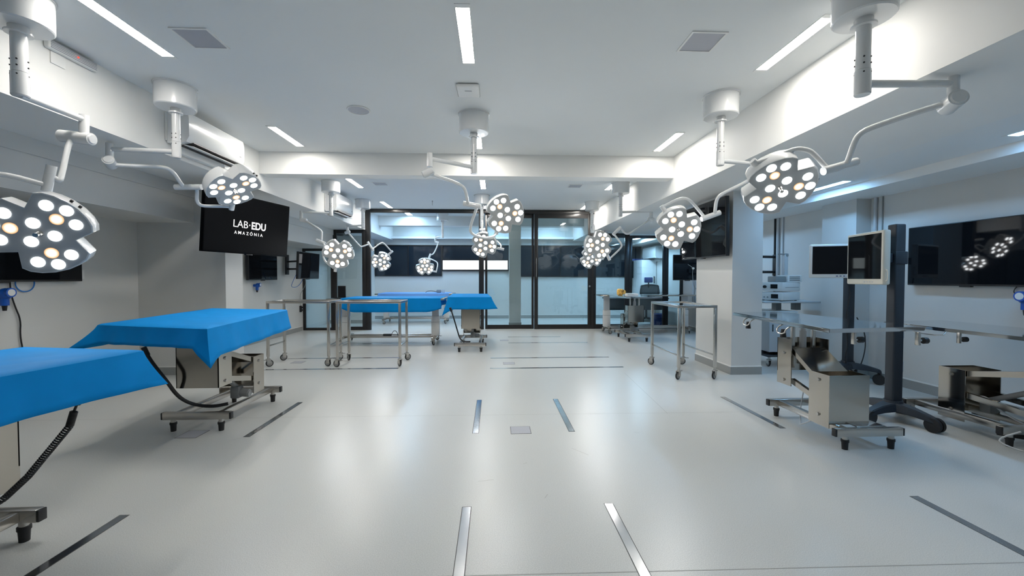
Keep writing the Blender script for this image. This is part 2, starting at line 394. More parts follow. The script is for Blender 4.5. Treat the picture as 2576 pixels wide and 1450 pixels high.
# air conditioners
def air_conditioner(label, loc, L, h, d, flip=1, open_=True):
    t = thing('air_conditioner', label, 'air conditioner', loc)      # y along the wall, +x out of it, origin at the wall foot
    prof = [(0, 0), (.55 * d, 0), (.86 * d, .05 * h), (d, .22 * h), (d, .78 * h), (.94 * d, .96 * h), (.85 * d, h), (0, h)]
    b = B(); f = flip
    a = [b.bm.verts.new((x * f, 0, z)) for x, z in prof]; c = [b.bm.verts.new((x * f, L, z)) for x, z in prof]
    n = len(prof)
    for k in range(n): b.bm.faces.new((a[k], a[(k + 1) % n], c[(k + 1) % n], c[k]))
    b.bm.faces.new(a[::-1]); b.bm.faces.new(c)
    part(t, 'housing', b, 'enamel')
    ang = math.atan2(.05 * h, .31 * d)
    b = B().box((-.062, .06, -.003), (.062, L - .06, .003)); me = b
    o = part(t, 'outlet_slot', me, 'black', False); o.location = (.70 * d * f, 0, .021 * h - .004); o.rotation_euler = (0, -ang * f, 0)
    b = B().box((-.05, .05, -.004), (.045, L - .05, .004), .003)
    o = part(t, 'louvre', b, 'enamel'); o.location = (.80 * d * f, 0, -.012 if open_ else .03 * h); o.rotation_euler = (0, (-ang + .45 * open_) * f, 0)
    part(t, 'indicator', B().box((f * d - .001, L - .09, .3 * h), (f * d + .002, L - .06, .34 * h)), 'grey', False)
    part(t, 'wall_plate', B().box((min(0, -.012 * f), -.01, .02), (max(0, -.012 * f) + .004, L + .01, h - .02)), 'white', False)
    part(t, 'pipe_cover', B().box((0 if f > 0 else -.05, .1, -.07), (.05 if f > 0 else 0, L - .12, .002), .004), 'white')
    return t
air_conditioner('white wall air conditioner on the left beam behind the second lamp pole', (-3.055, 4.08, 2.52), .87, .30, .20)
air_conditioner('white wall air conditioner on the left beam past the cross beam', (-3.055, 7.76, 2.47), .89, .36, .20)
air_conditioner('white air conditioner on the right wall beyond the glass', (4.675, 11.35, 1.80), 1.0, .34, .22, -1, False)
t = thing('emergency_light', 'slim ribbed emergency light with red dot high on the left beam', 'emergency light', (-3.07, 3.2, 2.86))
b = B(); b.box((.0, -.18, -.032), (.04, .18, .032), .014, seg=3); part(t, 'housing', b, 'white')
for k in range(5): part(t, 'rib', B().box((.038, -.165, -.024 + k * .011), (.044, .165, -.019 + k * .011)), 'grille', False)
part(t, 'red_indicator', B().sph((.045, .02, 0), .006), 'red')
solo('cover_plate', B().box((0, -.05, -.045), (.008, .05, .045), .003), 'white', 'square white cover plate below the emergency light', 'cover plate', loc=(-3.07, 3.115, 2.79))

# ------------------------------------------------------------------ surgical lights
HEADR = .232
def head_outline():
    pts = []
    for k in range(3):
        a = 120 * k
        pts += [(a - 60, .64), (a - 43, .97), (a - 34, 1.0), (a - 22, .995), (a - 8, .985), (a + 8, .985), (a + 22, .995), (a + 34, 1.0), (a + 43, .97)]
    return [(r * HEADR * cos(R(t)), r * HEADR * sin(R(t))) for t, r in pts]
OUT = head_outline()
def head_meshes():
    b = B()                       # housing: rim, side wall, domed back
    n = len(OUT); rings = []
    for z, s_ in [(0.0, .985), (.0, 1.0), (-.004, 1.006), (-.095, 1.0), (-.113, .97), (-.122, .90), (-.126, .60)]:
        rings.append([b.bm.verts.new((x * s_, y * s_, z)) for x, y in OUT])
    for p, q in zip(rings, rings[1:]):
        for k in range(n): b.bm.faces.new((p[k], p[(k + 1) % n], q[(k + 1) % n], q[k]))
    b.bm.faces.new(rings[0]); b.bm.faces.new(rings[-1][::-1])
    hous = b.mesh('lamp_head', 'enamel')
    face = B().prism([(x * .972, y * .972) for x, y in OUT], -.004, .002).mesh('face_plate', 'lamp_face', False)
    lw = B().disc((0, 0, 0), (0, 0, 1), HEADR * .135, 24, .004).mesh('led_lens', 'led')
    lo = B().disc((0, 0, 0), (0, 0, 1), HEADR * .135, 24, .004).mesh('led_lens', 'ledw')
    hb = B(); hb.cyl((0, 0, 0), (0, 0, .022), .016, .012); hb.cyl((0, 0, .022), (0, 0, .05), .010, .012)
    hnd = hb.mesh('centre_handle', 'steel')
    kb = B(); kb.cyl((0, 0, 0), (0, 0, .014), .008)
    knob = kb.mesh('side_knob', 'black')
    return hous, face, lw, lo, hnd, knob
HM = head_meshes()
LEDS = []
for k in range(3):
    a = 120 * k
    LEDS += [(a, .50, 1), (a + 27, .72, 0), (a, .80, 0), (a - 27, .72, 0), (a + 62, .265, 0)]
LAMPS = {
    'L1': dict(m=(-2.770,2.596),zb=2.314,az=2.326,e=(-2.777,2.983,2.326),vj=[(-2.775,2.983,2.355),(-2.778,2.983,2.230)],drum=[(-2.924,2.983,2.214),(-2.731,2.983,2.195)],a1=[(-2.856,2.963,2.187),(-2.806,2.851,1.890),(-2.815,2.844,1.880),(-2.825,2.830,1.897)],tube=[(-2.823,2.813,1.969),(-2.858,2.813,1.807)],a2=[(-2.859,2.795,1.847),(-2.984,2.675,1.888),(-3.060,2.594,1.855),(-3.051,2.520,1.702),(-2.841,2.428,1.534)],yoke=[(-2.841,2.428,1.534),(-2.758,2.428,1.534)],head=(-2.558,2.477,1.501),n=(0.397,-0.880,-0.261),x=(0.695,0.103,0.712)),
    'L2': dict(m=(-2.750,3.775),zb=2.292,az=2.347,e=(-3.257,3.718,2.347),vj=[(-3.256,3.718,2.394),(-3.259,3.718,2.273)],drum=[(-3.259,3.718,2.250),(-3.256,3.718,2.219)],a1=[(-3.236,3.742,2.216),(-3.051,3.884,2.249),(-2.964,3.945,2.253),(-2.929,3.977,2.221),(-2.899,4.039,2.116)],tube=[(-2.982,4.070,2.103),(-2.742,4.070,2.106)],a2=[(-2.805,4.101,2.095),(-2.848,4.151,1.986),(-2.826,4.175,1.948),(-2.758,4.214,1.952),(-2.620,4.291,1.964)],yoke=[(-2.617,4.305,1.933),(-2.601,4.305,1.988)],head=(-2.455,4.092,2.091),n=(0.514,-0.252,-0.820),x=(0.855,0.070,0.514)),
    'C': dict(m=(-0.200,4.284),zb=2.309,az=2.377,e=(-0.601,3.991,2.377),vj=[(-0.601,3.991,2.429),(-0.602,3.991,2.299)],drum=[(-0.650,3.991,2.231),(-0.583,3.991,2.262)],a1=[(-0.590,4.025,2.237),(-0.351,4.274,2.209),(-0.290,4.348,2.169),(-0.275,4.463,2.055)],tube=[(-0.324,4.508,2.051),(-0.137,4.508,2.017)],a2=[(-0.180,4.553,2.021),(-0.273,4.749,1.811),(-0.249,4.804,1.750),(-0.125,4.906,1.715),(-0.009,4.992,1.738),(0.029,5.034,1.785)],yoke=[(0.029,5.040,1.776),(0.034,5.040,1.843)],head=(0.137,4.947,2.001),n=(0.163,-0.917,-0.365),x=(0.983,0.119,0.140)),
    'L3': dict(m=(-2.790,7.330),zb=2.315,az=2.363,e=(-3.242,7.219,2.363),vj=[(-3.241,7.219,2.383),(-3.243,7.219,2.256)],drum=[(-3.269,7.219,2.236),(-3.145,7.219,2.223)],a1=[(-3.147,7.193,2.209),(-2.859,7.058,2.046),(-2.828,7.033,1.997),(-2.811,6.966,1.854)],tube=[(-2.845,6.962,1.853),(-2.788,6.962,1.828)],a2=[(-2.806,6.957,1.837),(-2.734,6.920,1.786),(-2.743,6.860,1.666),(-2.715,6.802,1.548),(-2.619,6.745,1.464),(-2.497,6.683,1.394)],yoke=[(-2.483,6.660,1.350),(-2.464,6.660,1.437)],head=(-2.401,6.562,1.618),n=(0.174,-0.933,-0.316),x=(0.920,0.040,0.389)),
    'L6': dict(m=(-2.770,9.013),zb=2.304,az=2.371,e=(-3.165,9.213,2.371),vj=[(-3.165,9.213,2.403),(-3.166,9.213,2.274)],drum=[(-3.198,9.213,2.231),(-3.130,9.213,2.257)],a1=[(-3.141,9.233,2.216),(-2.961,9.406,1.954),(-2.927,9.425,1.947),(-2.823,9.485,1.996)],tube=[(-2.824,9.521,2.062),(-2.702,9.521,1.866)],a2=[(-2.712,9.557,1.918),(-2.573,9.652,2.050),(-2.514,9.682,2.062),(-2.361,9.809,1.858)],yoke=[(-2.342,9.822,1.878),(-2.433,9.822,1.804)],head=(-2.591,9.794,1.618),n=(0.365,-0.825,-0.431),x=(0.583,-0.158,0.797)),
    'C4': dict(m=(-0.237,8.420),zb=2.271,az=2.331,e=(-0.218,7.980,2.331),vj=[(-0.218,7.980,2.308),(-0.218,7.980,2.187)],drum=[(-0.263,7.980,2.164),(-0.165,7.980,2.165)],a1=[(-0.218,7.973,2.156),(-0.209,7.906,2.074),(-0.170,7.863,2.040)],tube=[(-0.369,7.818,2.012),(-0.044,7.818,1.969)],a2=[(-0.088,7.772,1.972),(0.044,7.652,1.947),(0.143,7.520,1.836),(0.114,7.460,1.774)],yoke=[(0.183,7.392,1.756),(0.029,7.392,1.783)],head=(-0.173,7.348,1.821),n=(-0.107,-0.900,-0.423),x=(0.992,-0.068,-0.108)),
    'R1': dict(m=(2.100,2.315),zb=2.292,az=2.357,e=(2.614,2.292,2.357),vj=[(2.615,2.292,2.404),(2.618,2.292,2.292)],drum=[(2.590,2.292,2.260),(2.638,2.292,2.243)],a1=[(2.573,2.319,2.251),(2.314,2.483,2.176),(2.265,2.514,2.145),(2.254,2.536,2.100),(2.255,2.582,1.992)],tube=[(2.114,2.606,1.936),(2.335,2.606,2.000)],a2=[(2.160,2.631,1.958),(2.103,2.678,2.074),(2.071,2.694,2.099),(2.016,2.718,2.114),(1.963,2.743,2.094),(1.817,2.809,2.041)],yoke=[(1.782,2.824,2.059),(1.859,2.824,1.991)],head=(1.994,2.841,1.882),n=(-0.169,-0.673,-0.720),x=(0.965,-0.263,0.020)),
    'R2': dict(m=(2.070,3.755),zb=2.278,az=2.325,e=(2.492,3.869,2.325),vj=[(2.495,3.869,2.362),(2.496,3.869,2.265)],drum=[(2.473,3.869,2.235),(2.520,3.869,2.228)],a1=[(2.474,3.882,2.220),(2.410,3.923,2.164),(2.237,4.014,2.079),(2.194,4.043,2.030),(2.207,4.090,1.910)],tube=[(2.081,4.112,1.840),(2.269,4.112,1.908)],a2=[(2.110,4.134,1.879),(2.020,4.200,2.034),(1.967,4.226,2.072),(1.902,4.252,2.067),(1.766,4.315,1.995)],yoke=[(1.757,4.320,2.008),(1.817,4.320,1.917)],head=(1.939,4.324,1.764),n=(-0.168,-0.879,-0.447),x=(0.983,-0.182,-0.011)),
    'R3': dict(m=(2.210,7.221),zb=2.325,az=2.401,e=(2.709,7.113,2.401),vj=[(2.712,7.113,2.435),(2.713,7.113,2.292)],drum=[(2.686,7.113,2.271),(2.734,7.113,2.258)],a1=[(2.668,7.102,2.242),(2.347,7.009,2.029),(2.272,6.988,1.992),(2.205,6.971,2.008),(2.135,6.944,2.084)],tube=[(2.129,6.924,2.102),(1.995,6.924,1.975)],a2=[(2.009,6.903,1.979),(2.114,6.850,1.823),(2.123,6.833,1.763),(1.911,6.762,1.582)],yoke=[(1.895,6.750,1.542),(1.861,6.750,1.639)],head=(1.692,6.655,1.780),n=(0.116,-0.973,-0.197),x=(0.489,-0.117,0.864)),
    'R4': dict(m=(2.140,9.048),zb=2.290,az=2.360,e=(2.092,8.700,2.360),vj=[(2.092,8.700,2.350),(2.093,8.700,2.242)],drum=[(2.067,8.700,2.225),(2.118,8.700,2.226)],a1=[(2.102,8.704,2.218),(2.164,8.747,2.089),(2.198,8.778,1.991),(2.178,8.800,1.925)],tube=[(2.129,8.810,1.892),(2.232,8.810,1.893)],a2=[(2.234,8.820,1.885),(2.357,8.863,1.795),(2.383,8.894,1.694),(2.337,8.912,1.661)],yoke=[(2.365,8.920,1.661),(2.278,8.920,1.661)],head=(2.086,8.874,1.667),n=(-0.025,-0.930,-0.366),x=(0.987,0.035,-0.156)),
    'L7': dict(m=(-1.318,10.850),zb=2.284,az=2.328,e=(-1.545,11.207,2.328),vj=[(-1.551,11.207,2.370),(-1.552,11.207,2.244)],drum=[(-1.541,11.207,2.212),(-1.478,11.207,2.191)],a1=[(-1.476,11.192,2.148),(-1.589,11.117,1.869),(-1.668,11.096,1.873)],tube=[(-1.661,11.083,1.877),(-1.707,11.083,1.762)],a2=[(-1.701,11.070,1.772),(-1.522,11.023,1.698),(-1.453,11.000,1.634),(-1.488,10.950,1.439)],yoke=[(-1.477,10.943,1.415),(-1.590,10.943,1.415)],head=(-1.766,10.831,1.536),n=(0.153,-0.947,-0.284),x=(-0.013,-0.289,0.957)),
}
LAMP_LABEL = {
    'L1': 'huge glaring surgical light cut by the picture edge, over the first blue draped table',
    'L2': 'surgical light with tilted head in front of the screen with white lettering',
    'C': 'surgical light on the middle pole nearest the camera, head before the glass doors',
    'L3': 'surgical light whose pole hangs before the far air conditioner on the beam',
    'L6': 'surgical light hanging beside the left post of the glass front',
    'C4': 'surgical light with drooping head under the second middle pole, by the open glass door',
    'R1': 'large surgical light on the thick pole nearest the camera on the right beam side',
    'R2': 'surgical light with head before the black screen on the column',
    'R3': 'surgical light with zigzag arm, upper one of the two overlapping heads',
    'R4': 'surgical light, lower one of the two overlapping heads, before the glass door post',
    'L7': 'surgical light in the room behind the glass, over the pale blue bed'}
def surgical_light(key, d):
    mx, my = d['m']; o = V((mx, my, ZC))
    t = thing('surgical_light', LAMP_LABEL[key], 'surgical light', o, 'surgical lights hung from the ceiling')
    w = lambda p: V(p) - o
    big = 1.18 if key in ('L1', 'R1') else 1.0
    b = B(); b.cyl((0, 0, -.185), (0, 0, -.012), .150, n=40); b.cyl((0, 0, -.012), (0, 0, 0), .158, n=40); b.cyl((0, 0, -.192), (0, 0, -.185), .143, .150, n=40)
    part(t, 'ceiling_mount', b, 'enamel')
    zb = d['zb'] - ZC; zj = zb + .14
    part(t, 'pole', B().cyl((0, 0, zj), (0, 0, -.19), .031 * big, n=24), 'enamel')
    part(t, 'pole_collar', B().cyl((0, 0, -.225), (0, 0, -.19), .038 * big, n=24).cyl((0, 0, -.236), (0, 0, -.225), .052 * big, n=24), 'enamel')
    b = B(); b.cyl((0, 0, zb + .006), (0, 0, zj - .003), .034 * big, n=24); b.cyl((0, 0, zb), (0, 0, zb + .006), .031 * big, n=24)
    jn = part(t, 'pivot_joint', b, 'enamel')
    b = B()
    for zz in (zj - .02, zj + .03, zj + .065):
        for aa in (-60, -125, 20, 150):
            c = V((cos(R(aa)), sin(R(aa)), 0))
            b.cyl(c * .028 * big + V((0, 0, zz)), c * .0345 * big + V((0, 0, zz)), .0045, n=10)
    part(jn, 'set_screws', b, 'black')
    e = w(d['e']); az = e.z
    part(t, 'extension_arm', B().cyl((0, 0, az), e, .0215, .019, n=16), 'enamel')
    vj = [w(p) for p in d['vj']]
    b = B(); b.cyl(vj[0], vj[1], .027, n=20); part(t, 'end_joint', b, 'enamel')
    dr = [w(p) for p in d['drum']]; c = (dr[0] + dr[1]) / 2; ax = (dr[1] - dr[0]).normalized()
    if key == 'L1': ln, rr = .10, .040
    elif key in ('L2',): ax = V((.45, -.85, .25)).normalized(); ln, rr = .05, .042
    elif key in ('R1',): ax = V((-.35, -.85, .15)).normalized(); ln, rr = .055, .047
    else: ln, rr = .05, .034
    b = B(); b.cyl(c - ax * ln, c + ax * ln, rr, n=24); b.cyl(c + ax * ln, c + ax * (ln + .008), rr * .82, rr * .7, n=24); b.cyl(c - ax * (ln + .008), c - ax * ln, rr * .7, rr * .82, n=24)
    part(t, 'spring_joint', b, 'enamel')
    a1 = [c] + [w(p) for p in d['a1']]
    tb = [w(p) for p in d['tube']]
    tdir = (tb[1] - tb[0]); tl = tdir.length
    if tl < .16: m_ = (tb[0] + tb[1]) / 2; tb = [m_ - tdir.normalized() * .08, m_ + tdir.normalized() * .08]
    def snap(p):                   # nearest point on the swivel tube
        dd = tb[1] - tb[0]; k = max(.12, min(.88, (p - tb[0]).dot(dd) / dd.length_squared)); return tb[0] + dd * k
    a1.append(snap(a1[-1]))
    part(t, 'spring_arm', B().tube(a1, .0165, 12, 2), 'enamel')
    b = B(); dd = (tb[1] - tb[0]); b.cyl(tb[0], tb[1], .0265, n=20); b.cyl(tb[0] + dd * .56, tb[0] + dd * .57, .0272, n=20)
    part(t, 'swivel_tube', b, 'enamel')
    yk = [w(p) for p in d['yoke']]
    a2 = [w(p) for p in d['a2']]
    a2 = [snap(a2[0])] + a2 + [yk[0].lerp(yk[1], .2)]
    part(t, 'yoke_arm', B().tube(a2, .0155, 12, 2), 'enamel')
    hp = w(d['head']); n = V(d['n']).normalized(); x = V(d['x']); x = (x - n * x.dot(n)).normalized(); y = n.cross(x)
    cen = hp - n * .055
    inn = yk[1].lerp(cen, .16)
    b = B(); b.cyl(yk[0], inn, .024, n=20); part(t, 'yoke_pivot', b, 'enamel')
    h = link('lamp_head', HM[0], t)
    h.matrix_local = M(((x.x, y.x, n.x, hp.x), (x.y, y.y, n.y, hp.y), (x.z, y.z, n.z, hp.z), (0, 0, 0, 1)))
    link('face_plate', HM[1], h)
    for a, r, k in LEDS:
        l = link('led_lens', HM[3] if k else HM[2], h); l.location = (r * HEADR * cos(R(a)), r * HEADR * sin(R(a)), .0028)
        if k: l['label'] = 'warm white lens'
    hd = link('centre_handle', HM[4], h); hd.location = (0, 0, .001)
    for kx in (-.02, .025):
        kn = link('side_knob', HM[5], h); kn.location = (HEADR * .975, kx, -.035); kn.rotation_euler = (0, pi / 2, 0)
    return t
for k, d in LAMPS.items(): surgical_light(k, d)

# ------------------------------------------------------------------ operating tables with lifting pedestals
def foot(t, x, y, h=.10):
    o = part(t, 'foot', B().cyl((x, y, .06), (x, y, h), .019, n=16), 'steel')
    b = B(); b.cyl((x, y, 0), (x, y, .055), .019, .022, n=18); b.cyl((x, y, .055), (x, y, .072), .0255, n=18)
    part(o, 'rubber_tip', b, 'rubber')
def pedestal(t, w, yA, yB, box, brk, zb, zk, ztop, side=1, motor=True, cx=0.0):
    """bars at yA (near) and yB (far); box=(y0,y1) on the frame, brk=(y0,y1) the lifted bracket, zk=(z0,z1) of it"""
    x = w / 2; before = set(t.children)
    for y in (yA, yB):
        o = part(t, 'cross_bar', B().box((-x, y - .02, .095), (x, y + .02, .155), .004), 'steel')
        for s_ in (-1, 1):
            part(o, 'end_cap', B().box((min(s_ * x, s_ * (x + .012)), y - .0195, .097), (max(s_ * x, s_ * (x + .012)), y + .0195, .153), .003), 'black')
        for s_ in (-1, 1): foot(t, s_ * (x - .075), y)
    for s_ in (-1, 1):
        xr = s_ * (x - .095)
        part(t, 'base_rail', B().box((xr - .022, yA + .02, .10), (xr + .022, yB - .02, .15), .004), 'steel')
    frame = set(t.children)
    bx = .155
    b = B(); y0, y1 = box; z0, z1 = zb
    sh = .006
    b.box((-bx, y0, z0), (-bx + sh, y1, z1)); b.box((bx - sh, y0, z0), (bx, y1, z1))
    outer = y0 if brk[0] > y0 else y1 - sh
    b.box((-bx + sh, outer, z0 + .03), (bx - sh, outer + sh, z1))
    o = part(t, 'lift_box', b, 'satin', False)
    for s_ in (-1, 1):
        for zz in (z0 + .08, z1 - .05):
            yy = (y0 + y1) / 2
            part(o, 'bolt', B().cyl((s_ * bx, yy, zz), (s_ * (bx + .010), yy, zz), .014, .011, n=14), 'bolt')
    b = B(); k0, k1 = zk; q0, q1 = brk
    b.box((-bx - .008, q0, k0), (-bx - .002, q1, k1)); b.box((bx + .002, q0, k0), (bx + .008, q1, k1))
    outer = q0 if brk[0] < y0 else q1 - sh
    b.box((-bx - .008, outer, k0 + (.0 if brk[0] < y0 else .10)), (bx + .008, outer + sh, k1))
    o = part(t, 'lift_bracket', b, 'satin', False)
    for s_ in (-1, 1):
        for zz in (k0 + .04, k1 - .12):
            yy = (q0 + q1) / 2
            part(o, 'bolt', B().cyl((s_ * (bx + .008), yy, zz), (s_ * (bx + .018), yy, zz), .014, .011, n=14), 'bolt')
    ym, yb = (q0 + q1) / 2, (y0 + y1) / 2
    def arm(za, zc, name, full):
        b = B(); h = .022
        xs = bx - .012
        ya, yc = (q1 - .02, y0 + .02) if brk[0] < y0 else (q0 + .02, y1 - .02)
        pts = [(ya, za - h), (yc, zc - h), (yc, zc + h), (ya, za + h)]
        for lo, hi in ([(-xs, xs)] if full else [(-xs, -xs + .03), (xs - .03, xs)]):
            b = B()
            a = [b.bm.verts.new((lo, p, q)) for p, q in pts]; c = [b.bm.verts.new((hi, p, q)) for p, q in pts]
            for k in range(4): b.bm.faces.new((a[k], a[(k + 1) % 4], c[(k + 1) % 4], c[k]))
            b.bm.faces.new(a[::-1]); b.bm.faces.new(c)
            part(t, name, b, 'satin', False)
    arm(k1 - .09, z1 - .03, 'upper_link', True)
    arm(k0 + .04, z1 - .20, 'lower_link', False)
    if motor:
        b = B(); dy = 1 if brk[0] < y0 else -1
        c = V((.03, (y0 if dy > 0 else y1) - .03 * dy, .215))
        b.cyl(c, c + V((.10, 0, -.01)), .036, n=18); b.cyl(c + V((.10, 0, -.01)), c + V((.108, 0, -.011)), .03, n=18)
        b.box(c + V((-.05, -.04, -.05)), c + V((.03, .04, .06)), .012)
        b.cyl(c + V((-.01, 0, .05)), V((.0, ym, k1 - .14)), .020, n=14)
        part(t, 'motor', b, 'grey')
    for sx in (-.09, .09):
        part(t, 'top_post', B().box((sx - .014, ym - .014, k1 - .25), (sx + .014, ym + .014, ztop), .003), 'steel')
    part(t, 'column_rod', B().cyl((0, ym, k1 - .20), (0, ym, ztop - .09), .026, n=18).cyl((0, ym, ztop - .1), (0, ym, ztop), .018, n=14), 'offwhite')
    for ch in t.children:
        if ch not in frame: ch.location.x += cx
def table_top(t, quad, z, th=.028, m='mirror', tilt=None):
    b = B(); q = [V((*p, 0)) for p in quad]
    a = [b.bm.verts.new((p.x, p.y, z - th)) for p in q]; c = [b.bm.verts.new((p.x, p.y, z)) for p in q]
    for k in range(4): b.bm.faces.new((a[k], a[(k + 1) % 4], c[(k + 1) % 4], c[k]))
    b.bm.faces.new(a[::-1]); b.bm.faces.new(c)
    bmesh.ops.bevel(b.bm, geom=[e for e in b.bm.edges], offset=.004, segments=2, affect='EDGES')
    return part(t, 'table_top', b, m)
def rail_clamp(t, x, y, z, s_=1):
    b = B(); b.box((x - .010, y - .012, z - .115), (x + .010, y + .012, z - .028), .003)
    b.cyl((x + .012 * s_, y, z - .085), (x + .045 * s_, y, z - .085), .007, n=10)
    o = part(t, 'rail_clamp', b, 'steel')
    part(o, 'knob', B().cyl((x + .035 * s_, y, z - .085), (x + .062 * s_, y, z - .085), .021, n=12), 'black')
def side_ring(t, pts):
    part(t, 'wire_handle', B().tube(pts, .005, 8, 1), 'steel')
def drape(name, label, quad, z, drops, flare, m='blue', tips=None, group='blue drapes', seed=1, TW=7.0):
    """quad: corners in order, world xy; drops: fall of the cloth on each side; tips: extra (out, down) per corner"""
    rnd = random.Random(seed)
    c0 = V((sum(p[0] for p in quad) / 4, sum(p[1] for p in quad) / 4, z))
    P = [V((*p, 0)) - V((c0.x, c0.y, 0)) for p in quad]; n = 4; S = 30
    b = B(); loop = []
    ph = [rnd.uniform(0, 6) for _ in range(8)]
    area = sum(P[k].x * P[(k + 1) % 4].y - P[(k + 1) % 4].x * P[k].y for k in range(4))
    sg = 1 if area > 0 else -1
    for k in range(4):
        A_, B_ = P[k], P[(k + 1) % 4]; d = (B_ - A_).normalized(); out = V((d.y, -d.x, 0)) * sg
        dp = P[k] - P[(k - 1) % 4]; dp.normalize(); outp = V((dp.y, -dp.x, 0)) * sg
        dn = P[(k + 2) % 4] - B_; dn.normalize(); outn = V((dn.y, -dn.x, 0)) * sg
        tA = tips[k]; tB = tips[(k + 1) % 4]
        for i in range(S):
            u = i / S
            p = A_.lerp(B_, u)
            wa = max(0, 1 - u * TW) ** 1.7; wb = max(0, 1 - (1 - u) * TW) ** 1.7
            oc = out.copy(); fl_ = flare[k]; dr = drops[k]
            o_ = out * fl_ + (outp * tA[0] + out * tA[0] * .5) * wa + (outn * tB[0] + out * tB[0] * .5) * wb
            dA = (drops[k] + drops[(k - 1) % 4]) / 2; dB = (drops[k] + drops[(k + 1) % 4]) / 2
            dr = drops[k] + (dA + tA[1] - drops[k]) * wa + (dB + tB[1] - drops[k]) * wb
            rip = .006 * sin(u * 19 + ph[k]) + .004 * sin(u * 43 + ph[k + 4])
            loop.append((p, o_, dr, rip, out))
    rows_ = []
    for r in range(8):
        f = r / 7
        row = []
        for (p, o_, dr, rip, out) in loop:
            if r == 0: q = p * .985 + V((0, 0, .0025))
            else:
                g = (r - 1) / 6
                q = p + out * .006 + o_ * (g ** 1.25) + out * rip * g + V((0, 0, -.004 - dr * g))
            row.append(b.bm.verts.new(q))
        rows_.append(row)
    N_ = len(loop)
    for a, c in zip(rows_, rows_[1:]):
        for k in range(N_): b.bm.faces.new((a[k], a[(k + 1) % N_], c[(k + 1) % N_], c[k]))
    # top: grid fan with gentle wrinkles
    G = 14
    inner = []
    for j in range(1, 6):
        s_ = 1 - j / 6
        inner.append([b.bm.verts.new(V((v.co.x * s_, v.co.y * s_, .0025 + .0018 * sin(v.co.x * 31 * s_ + ph[0]) * sin(v.co.y * 23 * s_ + ph[1]) + .0015))) for v in rows_[0]])
    cen = b.bm.verts.new((0, 0, .003))
    prev = rows_[0]
    for row in inner:
        for k in range(N_): b.bm.faces.new((prev[k], row[k], row[(k + 1) % N_], prev[(k + 1) % N_]))
        prev = row
    for k in range(N_): b.bm.faces.new((prev[k], cen, prev[(k + 1) % N_]))
    me = b.mesh(name, m)
    o = link(name, me); o.location = c0; o['label'] = label; o['category'] = 'drape'
    if group: o['group'] = group
    md = o.modifiers.new('thickness', 'SOLIDIFY'); md.thickness = .0016; md.offset = 1
    return o
def shift(quad, o): return [(x - o[0], y - o[1]) for x, y in quad]
def inset(quad, k):
    cx = sum(p[0] for p in quad) / 4; cy = sum(p[1] for p in quad) / 4
    return [(cx + (x - cx) * k, cy + (y - cy) * k) for x, y in quad]

# first draped table, cut by the picture edge
q = [(-2.62, .72), (-1.88, .62), (-1.70, 2.085), (-2.36, 2.205)]
o = (-2.42, 1.40)
t = thing('operating_table', 'operating table under a blue drape cut by the picture edge', 'operating table', (*o, 0), 'operating tables')
pedestal(t, .53, -.22, .655, (-.12, .10), (.44, .67), (.16, .50), (.255, .74), .868)
table_top(t, shift(inset(q, .955), o), .894, m='satin')
drape('surgical_drape', 'blue drape over the table cut by the picture edge', q, .900, [.15, .17, .15, .15], [.02, .02, .03, .04], tips=[(.05, .02), (.05, .02), (.06, .015), (.03, .02)], seed=3)
# second draped table before the pier
q = [(-2.80, 3.08), (-1.875, 2.80), (-2.14, 4.41), (-3.05, 4.66)]
o = (-2.425, 3.90)
t = thing('operating_table', 'operating table with steel lift pedestal before the wall pier, under a blue drape', 'operating table', (*o, 0), 'operating tables')
pedestal(t, .53, -.40, .40, (.0, .17), (-.50, -.33), (.19, .53), (.375, .72), .905, cx=.075)
bpy.data.objects[t.name].rotation_euler = (0, 0, 0)
table_top(t, shift(inset(q, .955), o), .914, m='satin')
drape('surgical_drape', 'blue drape with hanging corner on the table before the wall pier', q, .920, [.125, .19, .18, .16], [.03, .03, .02, .05], tips=[(.12, .03), (.015, .10), (.02, .0), (.05, .0)], seed=5, TW=15)
# third draped table near the glass front
q = [(-.795, 7.28), (-.045, 7.25), (-.13, 8.72), (-.86, 8.78)]
o = (-.40, 7.55)
t = thing('operating_table', 'operating table with steel pedestal before the open glass door, blue draped', 'operating table', (*o, 0), 'operating tables')
pedestal(t, .52, -.48, .52, (.08, .28), (-.30, -.12), (.19, .53), (.37, .74), .905)
table_top(t, shift(inset(q, .955), o), .914, m='satin')
drape('surgical_drape', 'short blue drape with flared corners before the open glass door', q, .920, [.21, .18, .17, .18], [.02, .07, .05, .05], tips=[(.09, .12), (.08, .0), (.05, .0), (.05, .0)], seed=8)
# bare steel table on the right
q = [(2.16, 2.59), (2.905, 2.68), (2.80, 3.98), (2.285, 3.89)]
o = (2.735, 3.28)
t = thing('operating_table', 'bare polished steel operating table beside the right column, lift arm showing', 'operating table', (*o, 0), 'operating tables')
pedestal(t, .50, -.37, .37, (-.31, -.11), (.08, .25), (.13, .525), (.345, .735), .892, motor=False, cx=-.095)
table_top(t, shift(q, o), .922)
part(t, 'steel_tray', B().box((-.08, -.36, .155), (.13, -.16, .165), .003), 'mirror')
rail_clamp(t, .06, -.655, .922)
rail_clamp(t, -.33, -.60, .922, 1)
for a in [(-.43, .35), (-.50, -.2)]:
    side_ring(t, [(a[0] + .0, a[1] + .04, .895), (a[0] - .05, a[1] + .04, .87), (a[0] - .06, a[1] + .03, .83), (a[0] - .06, a[1] - .05, .83), (a[0] - .05, a[1] - .06, .87), (a[0], a[1] - .06, .895)])
    part(t, 'clamp_knob', B().cyl((a[0] - .03, a[1], .80), (a[0] - .03, a[1], .86), .022, .014), 'black')
